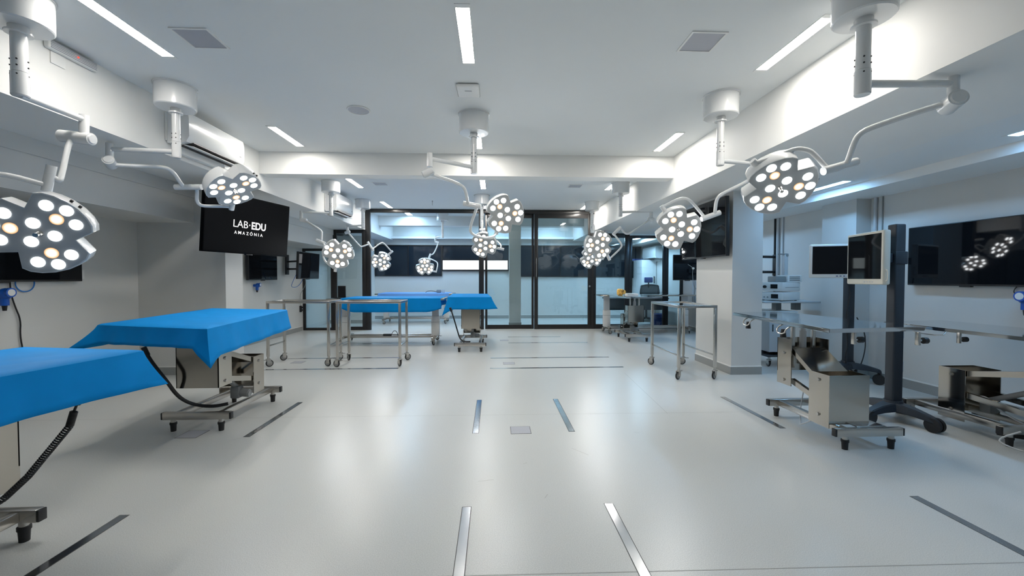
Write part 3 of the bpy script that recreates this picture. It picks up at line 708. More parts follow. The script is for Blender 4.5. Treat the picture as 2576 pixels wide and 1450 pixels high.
b = B(); b.tube([(-.1, -.05, .2), (-.2, -.1, .12), (-.24, -.0, .05), (-.15, .1, .02), (-.1, .18, .1), (-.05, .2, .3)], .004, 6, 3)
part(t, 'cable', b, 'offwhite')
# steel table at the picture edge
q = [(3.70, 2.02), (4.42, 2.06), (4.38, 3.90), (3.70, 3.80)]
o = (3.97, 3.0)
t = thing('operating_table', 'bare steel operating table along the right wall, cut by the picture edge', 'operating table', (*o, 0), 'operating tables')
pedestal(t, .46, -.10, .62, (.20, .40), (-.42, -.24), (.08, .50), (.22, .66), .81)
table_top(t, shift(q, o), .838)
side_ring(t, [(-.27, .50, .81), (-.30, .50, .775), (-.30, .25, .775), (-.27, .25, .81)])
rail_clamp(t, -.262, .16, .845)
b = B(); b.tube([(-.2, -.2, .15), (-.3, -.1, .05), (-.2, -.3, .012), (.05, -.42, .012), (.1, -.2, .1)], .006, 6, 3); b.tube([(.02, .28, .25), (-.1, .1, .33), (-.1, 0, .22), (-.0, -.2, .12), (.3, -.4, .1)], .006, 6, 3)
part(t, 'cable', b, 'offwhite')
part(t, 'air_hose', B().tube([(-.1, .02, .06), (.05, -.1, .05), (.2, -.3, .12), (.24, -.42, .3), (.2, -.4, .4)], .018, 10, 3), 'black')
# far steel table with the sponge
q = [(2.50, 7.75), (3.22, 7.82), (3.16, 9.0), (2.46, 8.95)]
o = (2.83, 8.40)
t = thing('operating_table', 'bare steel operating table near the glass on the far right, steel pedestal plate', 'operating table', (*o, 0), 'operating tables')
pedestal(t, .50, -.34, .36, (.10, .30), (-.22, -.05), (.16, .50), (.37, .70), .87)
table_top(t, shift(q, o), .893)
TS = t
t = thing('sponge_block', 'yellow spotted sponge block standing on the far steel table', 'sponge', (2.60, 8.45, .894))
b = B(); b.box((-.075, -.05, 0), (.055, .05, .135), .035, seg=3); b.sph((.065, 0, .07), .045); part(t, 'block', b, 'sponge')
b = B()
for k in range(16):
    b.disc((random.uniform(-.06, .045), -.051, random.uniform(.02, .12)), (0, -1, 0), random.uniform(.006, .012), 8)
part(t, 'spots', b, 'spot')
t = thing('paper_stack', 'white stack of papers on the far steel table behind the sponge', 'papers', (2.93, 8.75, .894))
for k in range(4): part(t, 'sheet_pad', B().box((-.12, -.09, .008 * k), (.12 - .004 * k, .09, .008 * k + .007), .001), 'white', False)

# ------------------------------------------------------------------ lifting bed frames with columns
def castor(t, x, y, r=.05, z0=None, rz=0.0, brake=True):
    c = bpy.data.objects.new('castor', None)
    z = 2 * r
    b = B(); b.cyl((0, 0, z + .012), (0, 0, z + .05), .016, n=12); b.box((-.022, -.03, z), (.022, .03, z + .014), .003)
    b.box((-.020, -.018, r * .9), (-.016, .030, z + .004)); b.box((.016, -.018, r * .9), (.020, .030, z + .004))
    if brake: b.box((-.012, -.075, z - .006), (.012, -.02, z + .004), .003)
    o = part(t, 'castor', b, 'steel'); o.location = (x, y, 0); o.rotation_euler = (0, 0, rz)
    wb = B(); wb.torus((0, .016, r), (1, 0, 0), r * .80, r * .20, 22, 8); part(o, 'tyre', wb, 'rubber')
    wb = B(); wb.cyl((-.010, .016, r), (.010, .016, r), r * .72, n=22); wb.cyl((-.016, .016, r), (.016, .016, r), r * .28, n=12); part(o, 'wheel_disc', wb, 'wheel')
    return o
def lift_bed(label, loc, L, Wd, h, m='satin', top=True):
    t = thing('lift_bed', label, 'bed', loc, 'column lift beds')
    if top: part(t, 'bed_top', B().box((-L / 2, -Wd / 2, h - .03), (L / 2, Wd / 2, h), .006), m)
    for s_ in (-1, 1):
        xc = s_ * (L / 2 - .22)
        b = B().box((xc - .075, -.06, .14), (xc + .075, .06, .52), .008); c = part(t, 'column', b, 'white')
        part(c, 'inner_column', B().box((xc - .06, -.045, .52), (xc + .06, .045, h - .03), .006), 'offwhite')
        part(c, 'column_seam', B().box((xc - .077, -.062, .40), (xc + .077, .062, .405)), 'grey', False)
        part(t, 'cross_foot', B().box((xc - .035, -Wd / 2 + .02, .105), (xc + .035, Wd / 2 - .02, .14), .006), 'satin')
        for y in (-1, 1): castor(t, xc, y * (Wd / 2 - .05), .042, rz=.5 * s_ + y)
    for y in (-.11, .11):
        part(t, 'long_bar', B().box((-L / 2 + .22, y - .018, .115), (L / 2 - .22, y + .018, .155), .004), 'steel')
    return t
t = lift_bed('white column lift bed behind the steel carts, blue draped', (-1.98, 8.12, 0), 2.15, .78, .872)
q = [(-2.78, 7.70), (-.985, 7.70), (-.985, 8.54), (-2.78, 8.54)]
drape('surgical_drape', 'long blue drape on the column bed behind the steel carts', q, .880, [.25, .12, .2, .12], [.01, .02, .02, .02], tips=[(.01, -.02), (.01, .0), (.02, 0), (.02, 0)], seed=11)
t = thing('hand_control', 'black handset with coiled lead lying on the bed bar behind the carts', 'remote control', (-2.0, 8.0, .156))
part(t, 'handset', B().box((-.10, -.03, 0), (.06, .03, .035), .01), 'black'); part(t, 'lead', B().tube([(.06, 0, .02), (.1, 0, .10), (.16, .0, .08), (.18, 0, .0)], .006, 6, 3), 'black')
t = thing('tablet', 'black tablet standing on the steel end of the bed behind the carts', 'tablet', (-2.88, 8.05, .8735))
part(t, 'case', B().box((-.075, -.006, 0), (.075, .006, .23), .004), 'black'); part(t, 'screen', B().box((-.066, -.0072, .012), (.066, -.0058, .218)), 'screen', False)
t = lift_bed('column lift bed beyond the glass under a pale blue sheet', (-2.15, 11.75, 0), 2.1, .8, .83)
q = [(-3.10, 11.33), (-1.22, 11.33), (-1.22, 12.17), (-3.10, 12.17)]
drape('bed_sheet', 'pale blue sheet on the bed beyond the glass', q, .838, [.12, .05, .1, .05], [.01, .02, .02, .02], 'palebl', tips=[(.0, .0)] * 4, seed=12, group=None)
t = thing('hand_drill', 'small grey handheld tool on the bed beyond the glass', 'tool', (-1.45, 11.6, .8415))
part(t, 'body', B().box((-.13, -.03, .0), (.0, .03, .09), .025, seg=3), 'grey'); part(t, 'grip', B().box((.02, -.025, 0), (.10, .025, .09), .008), 'offwhite')
part(t, 'lead', B().tube([(-.13, 0, .03), (-.25, 0, .06), (-.38, -.02, .05), (-.42, -.05, .01)], .008, 6, 3), 'black')
t = lift_bed('white column lift bed by the glass behind the far steel table', (3.48, 9.42, 0), 2.25, .62, .875)

# ------------------------------------------------------------------ steel carts
def cart(label, loc, L, Wd, h, blue=None):
    t = thing('steel_cart', label, 'cart', loc, 'steel instrument carts'); s_ = .017; x, y = L / 2 - s_, Wd / 2 - s_
    b = B(); z0, z1 = h - .032, h
    b.box((-L / 2, -Wd / 2, z0), (L / 2, -Wd / 2 + .03, z1), .003); b.box((-L / 2, Wd / 2 - .03, z0), (L / 2, Wd / 2, z1), .003)
    b.box((-L / 2, -Wd / 2 + .03, z0), (-L / 2 + .03, Wd / 2 - .03, z1), .003); b.box((L / 2 - .03, -Wd / 2 + .03, z0), (L / 2, Wd / 2 - .03, z1), .003)
    part(t, 'top_frame', b, 'steel')
    part(t, 'tray', B().box((-L / 2 + .028, -Wd / 2 + .028, z1 - .018), (L / 2 - .028, Wd / 2 - .028, z1 - .012)), 'mirror', False)
    for sx in (-1, 1):
        for sy in (-1, 1):
            part(t, 'leg', B().box((sx * x - s_, sy * y - s_, .145), (sx * x + s_, sy * y + s_, z0), .004), 'steel')
            castor(t, sx * x, sy * y, .05, rz=random.choice([-.9, .7, 1.3, 2.2]), brake=(sx * sy > 0))
        part(t, 'stretcher', B().box((sx * x - .009, -y + s_, .285), (sx * x + .009, y - s_, .303), .002), 'steel')
    return t
cart('steel cart beside the second blue draped table, nearer the wall', (-2.75, 6.22, 0), .87, .50, .925)
cart('steel cart in front of the column bed, ending at the middle aisle', (-1.755, 6.16, 0), .90, .50, .925)
cart('steel cart standing alone before the right column', (2.505, 5.46, 0), .49, .90, .915)

# ------------------------------------------------------------------ screens
def tv(label, c, face, Wd, H, d=.05, tilt=0.0, group='wall screens', glass_='screen'):
    """face: direction of the screen in plan (degrees from +x)"""
    t = thing('wall_screen', label, 'screen', c, group)
    t.rotation_euler = (0, 0, R(face + 90)); # local -y is the screen front
    tl = M.Rotation(tilt, 4, 'X')
    def pb(b): bmesh.ops.transform(b.bm, matrix=tl, verts=b.bm.verts); return b
    part(t, 'housing', pb(B().box((-Wd / 2, -d / 2, -H / 2), (Wd / 2, d / 2, H / 2), .006)), 'black' if glass_ == 'screen' else 'matte')
    part(t, 'screen', pb(B().box((-Wd / 2 + .009, -d / 2 - .0012, -H / 2 + .018), (Wd / 2 - .009, -d / 2 + .001, H / 2 - .009))), glass_, False)
    part(t, 'sensor_tab', pb(B().box((-.05, -d / 2 + .004, -H / 2 - .012), (.05, d / 2 - .01, -H / 2 + .002), .003)), 'black')
    return t, tl
def lettering(t, tl, txt, x, z, size, off=0.0, d=.05, space=1.0, align='LEFT'):
    cu = bpy.data.curves.new('lettering', 'FONT'); cu.body = txt; cu.size = size; cu.offset = off; cu.extrude = .0006; cu.space_character = space; cu.align_x = align
    o = bpy.data.objects.new('lettering', cu); COL.objects.link(o)
    bpy.context.view_layer.update()
    me = bpy.data.meshes.new_from_object(o.evaluated_get(bpy.context.evaluated_depsgraph_get()))
    bpy.data.objects.remove(o); me.materials.clear(); me.materials.append(MT['lettering'])
    me.transform(tl @ M.Translation((x, -d / 2 - .0016, z)) @ M.Rotation(pi / 2, 4, 'X'))
    l = link('lettering', me, t); return l
def arm_mount(t, pts, plate=None):
    b = B()
    for a, c in pts: b.tube([a, c], .02, 8)
    o = part(t, 'mount_arm', b, 'black')
    if plate: part(t, 'wall_plate', B().box(*plate, .004), 'black')
t, tl = tv('black wall screen showing white lettering, tilted down, on the left pier', (-3.10, 5.465, 1.91), -13.8, 1.308, .715, tilt=R(4.6), glass_='matte')
def fit(txt, x0, x1, z, cap, off):
    l = lettering(t, tl, txt, 0, 0, 1.0, off)
    me = l.data; inv = tl.inverted()
    P = [inv @ v.co for v in me.vertices]
    a = min(p.x for p in P); c = max(p.x for p in P); k = cap / .69
    for v, p in zip(me.vertices, P):
        v.co = tl @ V((x0 + (p.x - a) * (x1 - x0) / (c - a), p.y, z + (p.z) * k))
fit('LAB', -.268, -.052, -.035, .088, 0.0)
fit('\u00b7', -.034, -.018, -.035, .088, .02)
fit('EDU', .004, .236, -.035, .088, .028)
for ch, x0, x1 in zip('AMAZ\u00d3NIA', (-.250, -.193, -.130, -.072, -.018, .050, .114, .148), (-.213, -.149, -.093, -.036, .027, .090, .123, .190)):
    fit(ch, x0, x1, -.117, .037, .018)
arm_mount(t, [((0, .02, 0), (.12, .16, .0)), ((.12, .16, 0), (.02, .32, .0))], ((-.1, .025, -.15), (.1, .04, .15)))
t, tl = tv('small black wall screen beyond the pier above the blue valve', (-4.475, 8.30, 1.455), 0, 1.0, .49)
t, tl = tv('small black screen on a bracket before the narrow glazed corner', (-3.845, 8.85, 1.505), -2, .90, .545, tilt=R(2.5))
arm_mount(t, [((.04, .02, .11), (.40, .64, .10)), ((.04, .02, -.06), (.40, .64, -.06))], ((.34, .635, -.18), (.46, .665, .25)))
t, tl = tv('big dark wall screen behind the glaring surgical light', (-4.51, 4.03, 1.63), 0, 1.46, .83)
t, tl = tv('big black wall screen in the right aisle reflecting a lamp', (4.645, 3.905, 1.49), 180, 1.13, .635)
t, tl = tv('big black screen on the side of the right column', (2.985, 5.85, 1.917), 179, 1.30, .765, tilt=R(1.0))
arm_mount(t, [((0, .02, 0), (0, .06, 0))])
t, tl = tv('small black screen on twin arms behind the right column', (3.92, 8.30, 1.465), -100, .56, .52)
arm_mount(t, [((.1, .02, .09), (.78, .16, .09)), ((.1, .02, -.09), (.78, .16, -.09))], ((.72, .14, -.2), (.80, .17, .2)))
part(t, 'reflected_knob', B().cyl((.10, -.03, -.02), (.10, -.06, -.02), .022), 'cream');  # pale knob shape before the screen, stands in for a reflection on it
part(t, 'lead', B().tube([(.0, -.03, .06), (.06, -.045, .02), (.10, -.04, -.02), (.09, -.035, -.12), (.1, -.03, -.24), (.12, -.02, -.40), (.22, -.01, -.47), (.26, 0, -.30)], .006, 6, 2), 'grey')
t, tl = tv('blue edged screen in the office corner beyond the glass', (4.36, 12.55, 1.54), -95, .58, .58)
part(t, 'edge_band', B().box((-.29, -.028, .23), (.29, .02, .295), .003), 'bluef')
b = B(); b.box((4.655, 6.68, 1.29), (4.688, 6.79, 1.64), .004); b.tube([(4.66, 6.74, 1.60), (4.1, 6.6, 1.60)], .022, 8); b.tube([(4.66, 6.74, 1.35), (4.1, 6.6, 1.35)], .022, 8)
solo('screen_bracket', b.off((-4.69, -6.74, -1.45)), 'black', 'black twin arm wall bracket just right of the column', 'bracket', loc=(4.69, 6.74, 1.45))
# cables on the left wall
def cable(label, pts, r, m, name='cable', n=6):
    o = V(pts[0]); return solo(name, B().tube([V(p) - o for p in pts], r, n, 2), m, label, 'cable', loc=o)
cable('black lead hanging from the big dark wall screen', [(-4.535, 4.119, 1.22), (-4.53, 4.12, 1.1), (-4.53, 4.15, .98), (-4.535, 4.20, .85), (-4.535, 4.19, .7), (-4.535, 4.21, .56)], .006, 'black')
solo('hose_loop', B().torus((0, 0, 0), (1, 0, 0), .082, .0055, 36, 6), 'hose', 'blue hose looped below the big dark wall screen', 'hose', loc=(-4.535, 4.245, 1.20))
cable('blue lead looping below the small screen on the bracket', [(-4.10, 8.9, 1.36), (-4.2, 8.9, 1.15), (-4.25, 8.95, 1.06), (-4.2, 9.1, 1.05), (-4.15, 9.2, 1.15), (-4.1, 9.2, 1.28)], .005, 'hose')
cable('grey lead running down to the power strip on the left wall', [(-3.98, 9.0, 1.24), (-4.05, 9.2, 1.12), (-4.3, 9.6, .98), (-4.52, 9.95, .86), (-4.535, 10.0, .6)], .005, 'grey')
t = thing('power_strip', 'black power strip on the left wall by the glazing', 'power strip', (-4.55, 10.0, .52))
part(t, 'housing', B().box((.0, -.03, -.07), (.04, .03, .08), .005), 'black'); part(t, 'plug', B().box((.04, -.02, -.04), (.07, .02, .0), .004), 'black'); part(t, 'plug', B().box((.04, -.02, .02), (.07, .02, .06), .004), 'black')
def valve(label, loc, s_=1, k=1.0):
    t = thing('gas_valve', label, 'valve', loc, 'blue gas valves')
    part(t, 'body', B().cyl((0, 0, 0), (.05 * s_, 0, 0), .026 * k, n=16).sph((.07 * s_, 0, 0), .045 * k).cyl((.06 * s_, 0, -.09 * k), (.06 * s_, 0, 0), .026 * k, n=16), 'valve')
    part(t, 'dial', B().cyl((.10 * s_, .0, .012), (.125 * s_, 0, .012), .036 * k, n=20), 'valve')
    part(t, 'dial_face', B().cyl((.125 * s_, 0, .012), (.1265 * s_, 0, .012), .026 * k, n=20), 'white')
    part(t, 'outlet', B().cyl((.06 * s_, 0, -.13 * k), (.06 * s_, 0, -.085 * k), .014, .02, n=12), 'black')
    return t
valve('blue gas valve with dial below the big dark wall screen', (-4.55, 4.03, 1.105), 1, 1.2)
valve('blue gas valve below the small wall screen beyond the pier', (-4.55, 8.13, 1.11), 1, 1.0)
valve('blue gas valve at the picture edge below the lamp reflecting big screen', (4.69, 3.43, 1.08), -1, 1.2)
solo('socket_plate', B().box((0, -.035, -.05), (.006, .035, .05), .002), 'white', 'small white socket plate beside the big dark wall screen', 'socket', loc=(-4.55, 4.81, 1.29))
cable('black lead by the blue valve at the picture edge in the right aisle', [(4.675, 3.52, 1.19), (4.675, 3.56, 1.13), (4.675, 3.53, 1.09), (4.66, 3.46, 1.08)], .004, 'black')
# conduits on the right wall
for y, r, z0, m, l in [(6.76, .016, .95, 'black', 'black vertical conduit right of the column'), (6.68, .022, .95, 'offwhite', 'grey vertical conduit right of the column, thicker'), (6.58, .012, .95, 'offwhite', 'thin grey vertical conduit right of the column'), (4.93, .020, 1.2, 'offwhite', 'grey vertical conduit beside the wall pilaster'), (4.85, .007, 1.2, 'grey', 'thin dark lead beside the pilaster conduit')]:
    solo('conduit', B().cyl((0, 0, z0 - 2.24), (0, 0, 0), r, n=12), m, l, 'conduit', loc=(XR - r - .001, y, 2.235))
for y in (9.55, 9.35):
    solo('conduit', B().cyl((0, 0, -1.6), (0, 0, 0), .03, n=12), 'offwhite', 'pale vertical conduit on the right wall by the glass, ' + ('farther one' if y > 9.4 else 'nearer one'), 'conduit', loc=(XR - .031, y, 2.235))

# ------------------------------------------------------------------ monitors on rolling poles
def rolling_pole(label, x, y, zb, zt, angs, rad=.33, r=.047):
    t = thing('monitor_stand', label, 'stand', (x, y, 0), 'rolling monitor stands')
    b = B(); b.box((-r, -r * .9, zb), (r, r * .9, zt), .012, seg=3); part(t, 'column', b, 'anth')
    part(t, 'column_foot', B().cyl((0, 0, zb - .02), (0, 0, zb + .015), .075, .066, n=24), 'anth')
    for a in angs:
        d = V((cos(R(a)), sin(R(a)), 0)); w = V((-d.y, d.x, 0))
        b = B(); secs = []
        for f, hw, z0, z1 in [(.0, .085, zb - .07, zb - .0), (.25, .07, zb - .07, zb - .004), (.55, .05, zb - .075, zb - .018), (.85, .042, zb - .085, zb - .042), (.97, .038, zb - .095, zb - .056), (1.0, .034, zb - .12, zb - .066)]:
            p = d * rad * f
            secs.append([b.bm.verts.new(p + w * hw + V((0, 0, z0))), b.bm.verts.new(p - w * hw + V((0, 0, z0))), b.bm.verts.new(p - w * hw * .7 + V((0, 0, z1))), b.bm.verts.new(p + w * hw * .7 + V((0, 0, z1)))])
        for p, q in zip(secs, secs[1:]):
            for k in range(4): b.bm.faces.new((p[k], p[(k + 1) % 4], q[(k + 1) % 4], q[k]))
        b.bm.faces.new(secs[0][::-1]); b.bm.faces.new(secs[-1])
        bmesh.ops.bevel(b.bm, geom=[e for e in b.bm.edges], offset=.006, segments=2, affect='EDGES')
        l = part(t, 'base_leg', b, 'anth')
        b = B(); c = d * (rad * .93)
        for k in (-.020, .020):
            b.cyl(c + w * (k - .013) + V((0, 0, .058)), c + w * (k + .013) + V((0, 0, .058)), .058, n=24)
        b.cyl(c + V((0, 0, .06)), c + V((0, 0, zb - .07)), .014, n=10)
        part(l, 'twin_castor', b, 'rubber')
    return t
t = rolling_pole('dark monitor stand nearer the camera, beside the steel table', 3.512, 3.50, .165, 1.718, (-80, -165, 100, 35))
part(t, 'slide_clamp', B().box((-.056, -.053, 1.37), (.056, .053, 1.48), .006), 'anth')
for z in (.42, .72): part(t, 'cable_cleat', B().box((.045, -.02, z), (.075, .02, z + .1), .01), 'offwhite')
t2 = rolling_pole('dark monitor stand farther back, beside the wall pilaster', 4.29, 4.86, .23, 1.50, (-150, -40, 35, 150), .31, .045)
for z in (.5, .8): part(t2, 'cable_cleat', B().box((.043, -.02, z), (.07, .02, z + .09), .01), 'cream')
cable('black lead dropping beside the far monitor stand', [(4.2, 4.80, 1.25), (4.24, 4.78, 1.1), (4.22, 4.78, .95), (4.16, 4.75, .8), (4.2, 4.78, .6), (4.24, 4.8, .45), (4.2, 4.8, .3), (4.25, 4.82, .17)], .006, 'black')
cable('black lead on the right side of the far monitor stand', [(4.34, 4.80, .78), (4.42, 4.78, .62), (4.46, 4.8, .45), (4.43, 4.8, .28), (4.40, 4.82, .16)], .006, 'black')
def monitor(label, c, face, Wd, H, m, arm, chin=.05):
    t = thing('monitor', label, 'monitor', c, 'monitors on rolling stands'); t.rotation_euler = (0, 0, R(face + 90))
    part(t, 'housing', B().box((-Wd / 2, -.03, -H / 2), (Wd / 2, .03, H / 2), .014, seg=3), m)
    part(t, 'back_shell', B().box((-Wd * .36, .028, -H * .32), (Wd * .36, .055, H * .32), .012), m)
    part(t, 'screen', B().box((-Wd / 2 + .022, -.0315, -H / 2 + chin), (Wd / 2 - .022, -.029, H / 2 - .024)), 'screen', False)
    for k in range(4): part(t, 'button', B().box((.0 + k * .035, -.032, -H / 2 + chin * .38), (.02 + k * .035, -.029, -H / 2 + chin * .58)), 'navy' if m == 'white' else 'offwhite', False)
    part(t, 'side_handle', B().tube([(Wd / 2 - .004, -.005, -H / 2 + .03), (Wd / 2 + .022, -.005, -H / 2 + .04), (Wd / 2 + .022, -.005, -H / 2 + .12), (Wd / 2 - .004, -.005, -H / 2 + .13)], .006, 8, 1), m)
    part(t, 'mount_arm', B().box((arm[0] - .03, .05, -.04), (arm[0] + .03, .05 + arm[1], .04), .006), 'anth')
    return t
monitor('cream framed monitor on the near stand, in front of the white one', (3.345, 3.60, 1.425), 168, .485, .465, 'cream', (.08, .08))
monitor('white framed monitor on the far stand, partly behind the cream one', (4.06, 4.80, 1.452), -112, .52, .40, 'white', (.18, .05), .045)
bpy.data.objects['monitor'].name = 'monitor'

# ------------------------------------------------------------------ endoscopy trolley behind the column
t = thing('equipment_trolley', 'white equipment trolley between column and pilaster behind the steel table', 'trolley', (4.16, 5.92, 0))
part(t, 'shelf_top', B().box((-.40, -.28, .90), (.46, .28, .925), .008), 'offwhite')
part(t, 'cabinet', B().box((-.30, -.25, .21), (.06, .25, .72), .008), 'offwhite')
part(t, 'cabinet_handle', B().box((-.26, -.262, .50), (-.25, -.25, .60), .002), 'black')
part(t, 'under_shelf', B().box((-.34, -.27, .76), (.10, .27, .785), .006), 'white')
for x in (-.03, .26): part(t, 'support_post', B().box((x - .04, -.05, .12 if x < 0 else .785), (x + .04, .05, .90), .004), 'grey')
part(t, 'lower_shelf', B().box((-.34, -.28, .145), (.36, .28, .165), .004), 'dgrey')
for x in (-.28, .30):
    for y in (-.22, .22): castor(t, x, y, .045, brake=False)
t = thing('light_source', 'upper white instrument box with small display on the trolley', 'medical device', (4.13, 5.86, 1.066), 'stacked white instruments', R(22))
part(t, 'case', B().box((-.20, -.17, 0), (.20, .17, .125), .012), 'white'); part(t, 'front_display', B().box((-.203, -.10, .035), (-.199, .0, .095)), 'screen', False)
part(t, 'dial', B().cyl((-.2, .08, .06), (-.22, .08, .06), .022, n=18), 'black'); part(t, 'vent_line', B().box((-.14, -.172, .05), (.16, -.169, .055)), 'grey', False)
t = thing('image_processor', 'lower white instrument box with small display on the trolley', 'medical device', (4.13, 5.86, .927), 'stacked white instruments', R(22))
part(t, 'case', B().box((-.20, -.17, .008), (.20, .17, .125), .012), 'white'); part(t, 'front_display', B().box((-.203, -.11, .035), (-.199, -.01, .095)), 'screen', False)
for y in (.04, .09): part(t, 'button', B().cyl((-.2, y, .05), (-.206, y, .05), .010, n=12), 'grey')
for x in (-.16, .16):
    for y in (-.13, .13): part(t, 'rubber_foot', B().cyl((x, y, 0), (x, y, .01), .015, n=10), 'rubber')
t = thing('camera_unit', 'cream device with louvres on top of the white instrument boxes', 'medical device', (4.20, 5.84, 1.192))
part(t, 'case', B().box((-.04, -.10, 0), (.17, .12, .10), .008), 'white')
for k in range(3): part(t, 'louvre', B().box((-.01, -.104, .02 + k * .024), (.14, -.099, .032 + k * .024)), 'grey', False)
part(t, 'side_body', B().box((-.20, -.08, 0), (-.045, .10, .085), .012), 'grey')
part(t, 'arm', B().box((-.03, -.02, .10), (.025, .03, .40), .006), 'offwhite')
part(t, 'holder', B().box((-.09, -.02, .395), (.03, .04, .41), .003).sph((.01, .0, .385), .03), 'grey')
t = thing('cable_bundle', 'tangle of black leads on the bottom shelf of the trolley', 'cables', (4.0, 5.86, .166)); b = B()
for k in range(9):
    x0, y0 = random.uniform(-.15, .2), random.uniform(-.22, .1)
    b.tube([(x0, y0, .008), (x0 + random.uniform(-.1, .1), y0 - .02, random.uniform(.02, .06)), (x0 + random.uniform(-.15, .15), y0 + .05, random.uniform(.01, .06)), (x0 + random.uniform(-.15, .15), y0 + .1, .008)], .007, 5, 2)
part(t, 'leads', b, 'black'); bpy.data.objects['leads']['kind'] = 'stuff'

# ------------------------------------------------------------------ office corner beyond the glass
t = thing('task_chair', 'dark mesh office chair with headrest beyond the glass', 'chair', (4.36, 11.75, 0))
part(t, 'seat', B().box((-.25, -.22, .44), (.25, .25, .50), .03, seg=3), 'dgrey')
b = B().box((-.255, -.27, .62), (.255, -.235, 1.06), .05, seg=3); part(t, 'backrest', b, 'dgrey')
b = B(); b.tube([(-.26, -.255, .62), (-.275, -.26, .9), (-.22, -.255, 1.065), (.22, -.255, 1.065), (.275, -.26, .9), (.26, -.255, .62)], .016, 8, 2); part(t, 'back_frame', b, 'black')
part(t, 'headrest', B().box((-.16, -.29, 1.12), (.08, -.25, 1.27), .02, seg=3), 'navy')
part(t, 'headrest_stem', B().box((-.055, -.275, .98), (-.02, -.255, 1.14), .003), 'black')
for s_ in (-1, 1): part(t, 'armrest', B().box((s_ * .30 - .03, -.2, .66), (s_ * .30 + .03, .08, .69), .01).box((s_ * .30 - .015, -.1, .45), (s_ * .30 + .015, -.06, .66)), 'black')
part(t, 'gas_column', B().cyl((0, 0, .1), (0, 0, .45), .03), 'black')
for k in range(5):
    d = V((cos(k * 1.2566), sin(k * 1.2566), 0)); l = part(t, 'base_leg', B().tube([d * .02 + V((0, 0, .11)), d * .30 + V((0, 0, .075))], .022, 8), 'black')
    part(l, 'castor', B().cyl(d * .29 + V((-.02, 0, .03)), d * .29 + V((.02, 0, .03)), .03, n=14), 'rubber')
t = thing('desk', 'dark desk with grey modesty panel beyond the glass', 'desk', (3.75, 10.85, 0))
part(t, 'desk_top', B().box((-.80, -.22, .70), (.80, .40, .73), .004), 'dgrey')
part(t, 'modesty_panel', B().box((-.75, -.18, .42), (.75, -.165, .70)), 'dgrey', False)
for x in (-.76, .76): part(t, 'desk_leg', B().box((x - .03, -.18, 0), (x + .03, .36, .03)).box((x - .03, -.02, .03), (x + .03, .06, .70)), 'black')
solo('storage_bin', B().box((-.17, -.15, 0), (.17, .15, .34), .02, seg=3), 'navy', 'dark blue bin on the floor beyond the glass under the desk', 'bin', loc=(4.24, 10.55, 0))
t = thing('wall_cabinet', 'tall white cabinet with dark handle beyond the glass', 'cabinet', (4.45, 12.2, 0))
part(t, 'body', B().box((-.2, -.35, 0), (.235, .35, 1.78), .004), 'offwhite'); part(t, 'door', B().box((-.19, -.37, .02), (.225, -.35, 1.76), .003), 'white'); part(t, 'handle', B().box((.15, -.395, 1.1), (.175, -.37, 1.3), .003), 'black')

# ------------------------------------------------------------------ leads and hoses of the tables
t = thing('coiled_lead', 'black coiled lead hanging from the draped table at the picture edge', 'cable', (-2.1, 1.9, .4)); o = V((-2.1, 1.9, .4))
pts = [V((-1.84, 1.9, .665)), V((-1.86, 1.9, .60)), V((-1.95, 1.9, .49)), V((-2.04, 1.9, .38)), V((-2.13, 1.89, .29)), V((-2.26, 1.86, .20))]
cv = []; segs = 5
for i in range(len(pts) - 1):
    for k in range(10): cv.append(pts[i].lerp(pts[i + 1], k / 10))
cv.append(pts[-1]); turns = 62; hp = []
NN = turns * 10
for i in range(NN + 1):
    f = i / NN * (len(cv) - 1); j = min(int(f), len(cv) - 2); p = cv[j].lerp(cv[j + 1], f - j)
    d = (cv[min(j + 1, len(cv) - 1)] - cv[max(j - 1, 0)]).normalized(); u = d.cross(V((0, 1, 0))).normalized(); w = d.cross(u); a = i / 10 * 2 * pi
    hp.append(p + (u * cos(a) + w * sin(a)) * .0115 - o)
part(t, 'coil', B().tube(hp, .0034, 5), 'black')
part(t, 'straight_lead', B().tube([V((-1.84, 1.9, .665)) - o, V((-1.825, 1.9, .70)) - o, V((-1.80, 1.905, .745)) - o], .005, 8, 1), 'black')
b = B(); b.tube([V((-1.825, 1.9, .695)) - o, V((-1.815, 1.9, .725)) - o], .012, 8); b.tube([V((-1.818, 1.9, .722)) - o, V((-1.822, 1.9, .785)) - o], .007, 8); b.tube([V((-1.818, 1.9, .722)) - o, V((-1.785, 1.9, .735)) - o, V((-1.775, 1.9, .785)) - o], .006, 8)
part(t, 'plug', b, 'black')
t = thing('table_hose', 'thick black hose curving from the drape to the base of the pier table', 'hose', (-2.55, 3.35, .45)); o = V((-2.55, 3.35, .45))
part(t, 'hose', B().tube([V(p) - o for p in [(-2.66, 3.28, .72), (-2.63, 3.29, .64), (-2.57, 3.29, .55), (-2.51, 3.30, .46), (-2.50, 3.38, .33), (-2.49, 3.48, .24), (-2.42, 3.53, .195), (-2.32, 3.56, .18), (-2.24, 3.60, .19)]], .0135, 10, 2), 'black')
part(t, 'connector', B().tube([V((-2.66, 3.28, .725)) - o, V((-2.635, 3.285, .66)) - o], .018, 10), 'black')
t = thing('table_hose', 'black lead from the drape to the base before the open glass door', 'hose', (-.7, 7.2, .45)); o = V((-.7, 7.2, .45))
part(t, 'hose', B().tube([V(p) - o for p in [(-.74, 7.16, .74), (-.70, 7.16, .62), (-.63, 7.16, .38), (-.58, 7.16, .2), (-.50, 7.15, .16), (-.40, 7.12, .165)]], .012, 8, 2), 'black')
part(t, 'connector', B().tube([V((-.745, 7.16, .745)) - o, V((-.72, 7.16, .68)) - o], .02, 8), 'black')

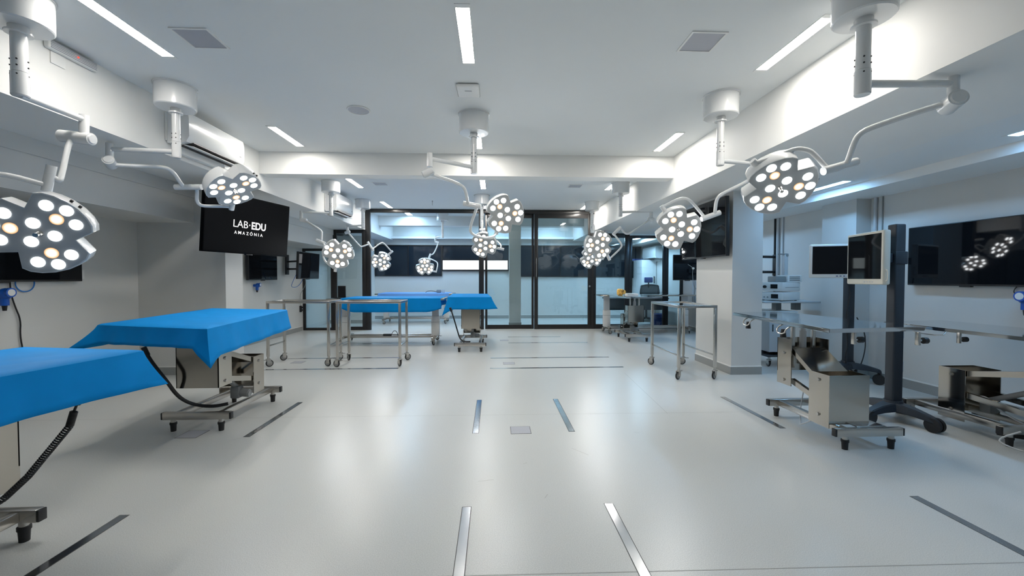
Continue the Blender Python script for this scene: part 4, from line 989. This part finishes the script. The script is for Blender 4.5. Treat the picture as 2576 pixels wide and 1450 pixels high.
# ------------------------------------------------------------------ floor inlays
def track(label, x, y, L, rz=0.0, w=.052):
    t = thing('floor_track', label, 'floor strip', (x, y, 0), 'steel strips let into the floor', rz)
    part(t, 'steel_strip', B().box((-w / 2 + .004, -L / 2 + .004, 0.0002), (w / 2 - .004, L / 2 - .004, .0012)), 'inlay', False)
    b = B(); e = .0035
    b.box((-w / 2, -L / 2, .0), (-w / 2 + e, L / 2, .0008)); b.box((w / 2 - e, -L / 2, 0), (w / 2, L / 2, .0008)); b.box((-w / 2 + e, -L / 2, 0), (w / 2 - e, -L / 2 + e, .0008)); b.box((-w / 2 + e, L / 2 - e, 0), (w / 2 - e, L / 2, .0008))
    part(t, 'joint', b, 'mark', False)
    return t
for x, nm in [(-1.945, 'beside the blue draped tables'), (-.148, 'left of the middle line'), (.634, 'right of the middle line'), (2.402, 'beside the bare steel table')]:
    track('polished steel floor strip ' + nm + ', nearest row', x, 1.80, .92)
    track('polished steel floor strip ' + nm + ', second row', x, 3.80, .92)
for x0, x1, y, nm in [(-3.18, -1.32, 5.81, 'under the steel carts, near'), (-.05, 1.82, 5.76, 'across the middle aisle, near'), (-3.2, -1.45, 6.60, 'under the steel carts, second'), (-.05, 1.82, 6.50, 'across the middle aisle, second'), (-2.6, -1.5, 8.03, 'under the column bed'), (.28, 1.82, 8.01, 'across the middle aisle, third'), (.30, 1.42, 8.82, 'across the middle aisle, last')]:
    track('crosswise steel floor strip ' + nm, (x0 + x1) / 2, y, x1 - x0, R(90.4))
for x, y, nm in [(.219, 3.395, 'nearest, between two steel strips'), (.222, 6.09, 'middle one, in the aisle'), (.208, 8.36, 'farthest, before the glass doors'), (-2.41, 3.42, 'at the foot of the pier table'), (-2.9, 6.3, 'under the cart beside the wall')]:
    t = thing('floor_box', 'square steel floor box lid, ' + nm, 'floor box', (x, y, 0), 'square floor box lids')
    part(t, 'lid', B().box((-.078, -.078, 0.0002), (.078, .078, .0014)), 'grille', False)
    b = B(); e = .004; h = .083
    b.box((-h, -h, 0), (-h + e, h, .001)); b.box((h - e, -h, 0), (h, h, .001)); b.box((-h + e, -h, 0), (h - e, -h + e, .001)); b.box((-h + e, h - e, 0), (h - e, h, .001))
    part(t, 'rim', b, 'mark', False)
bpy.context.view_layer.update()
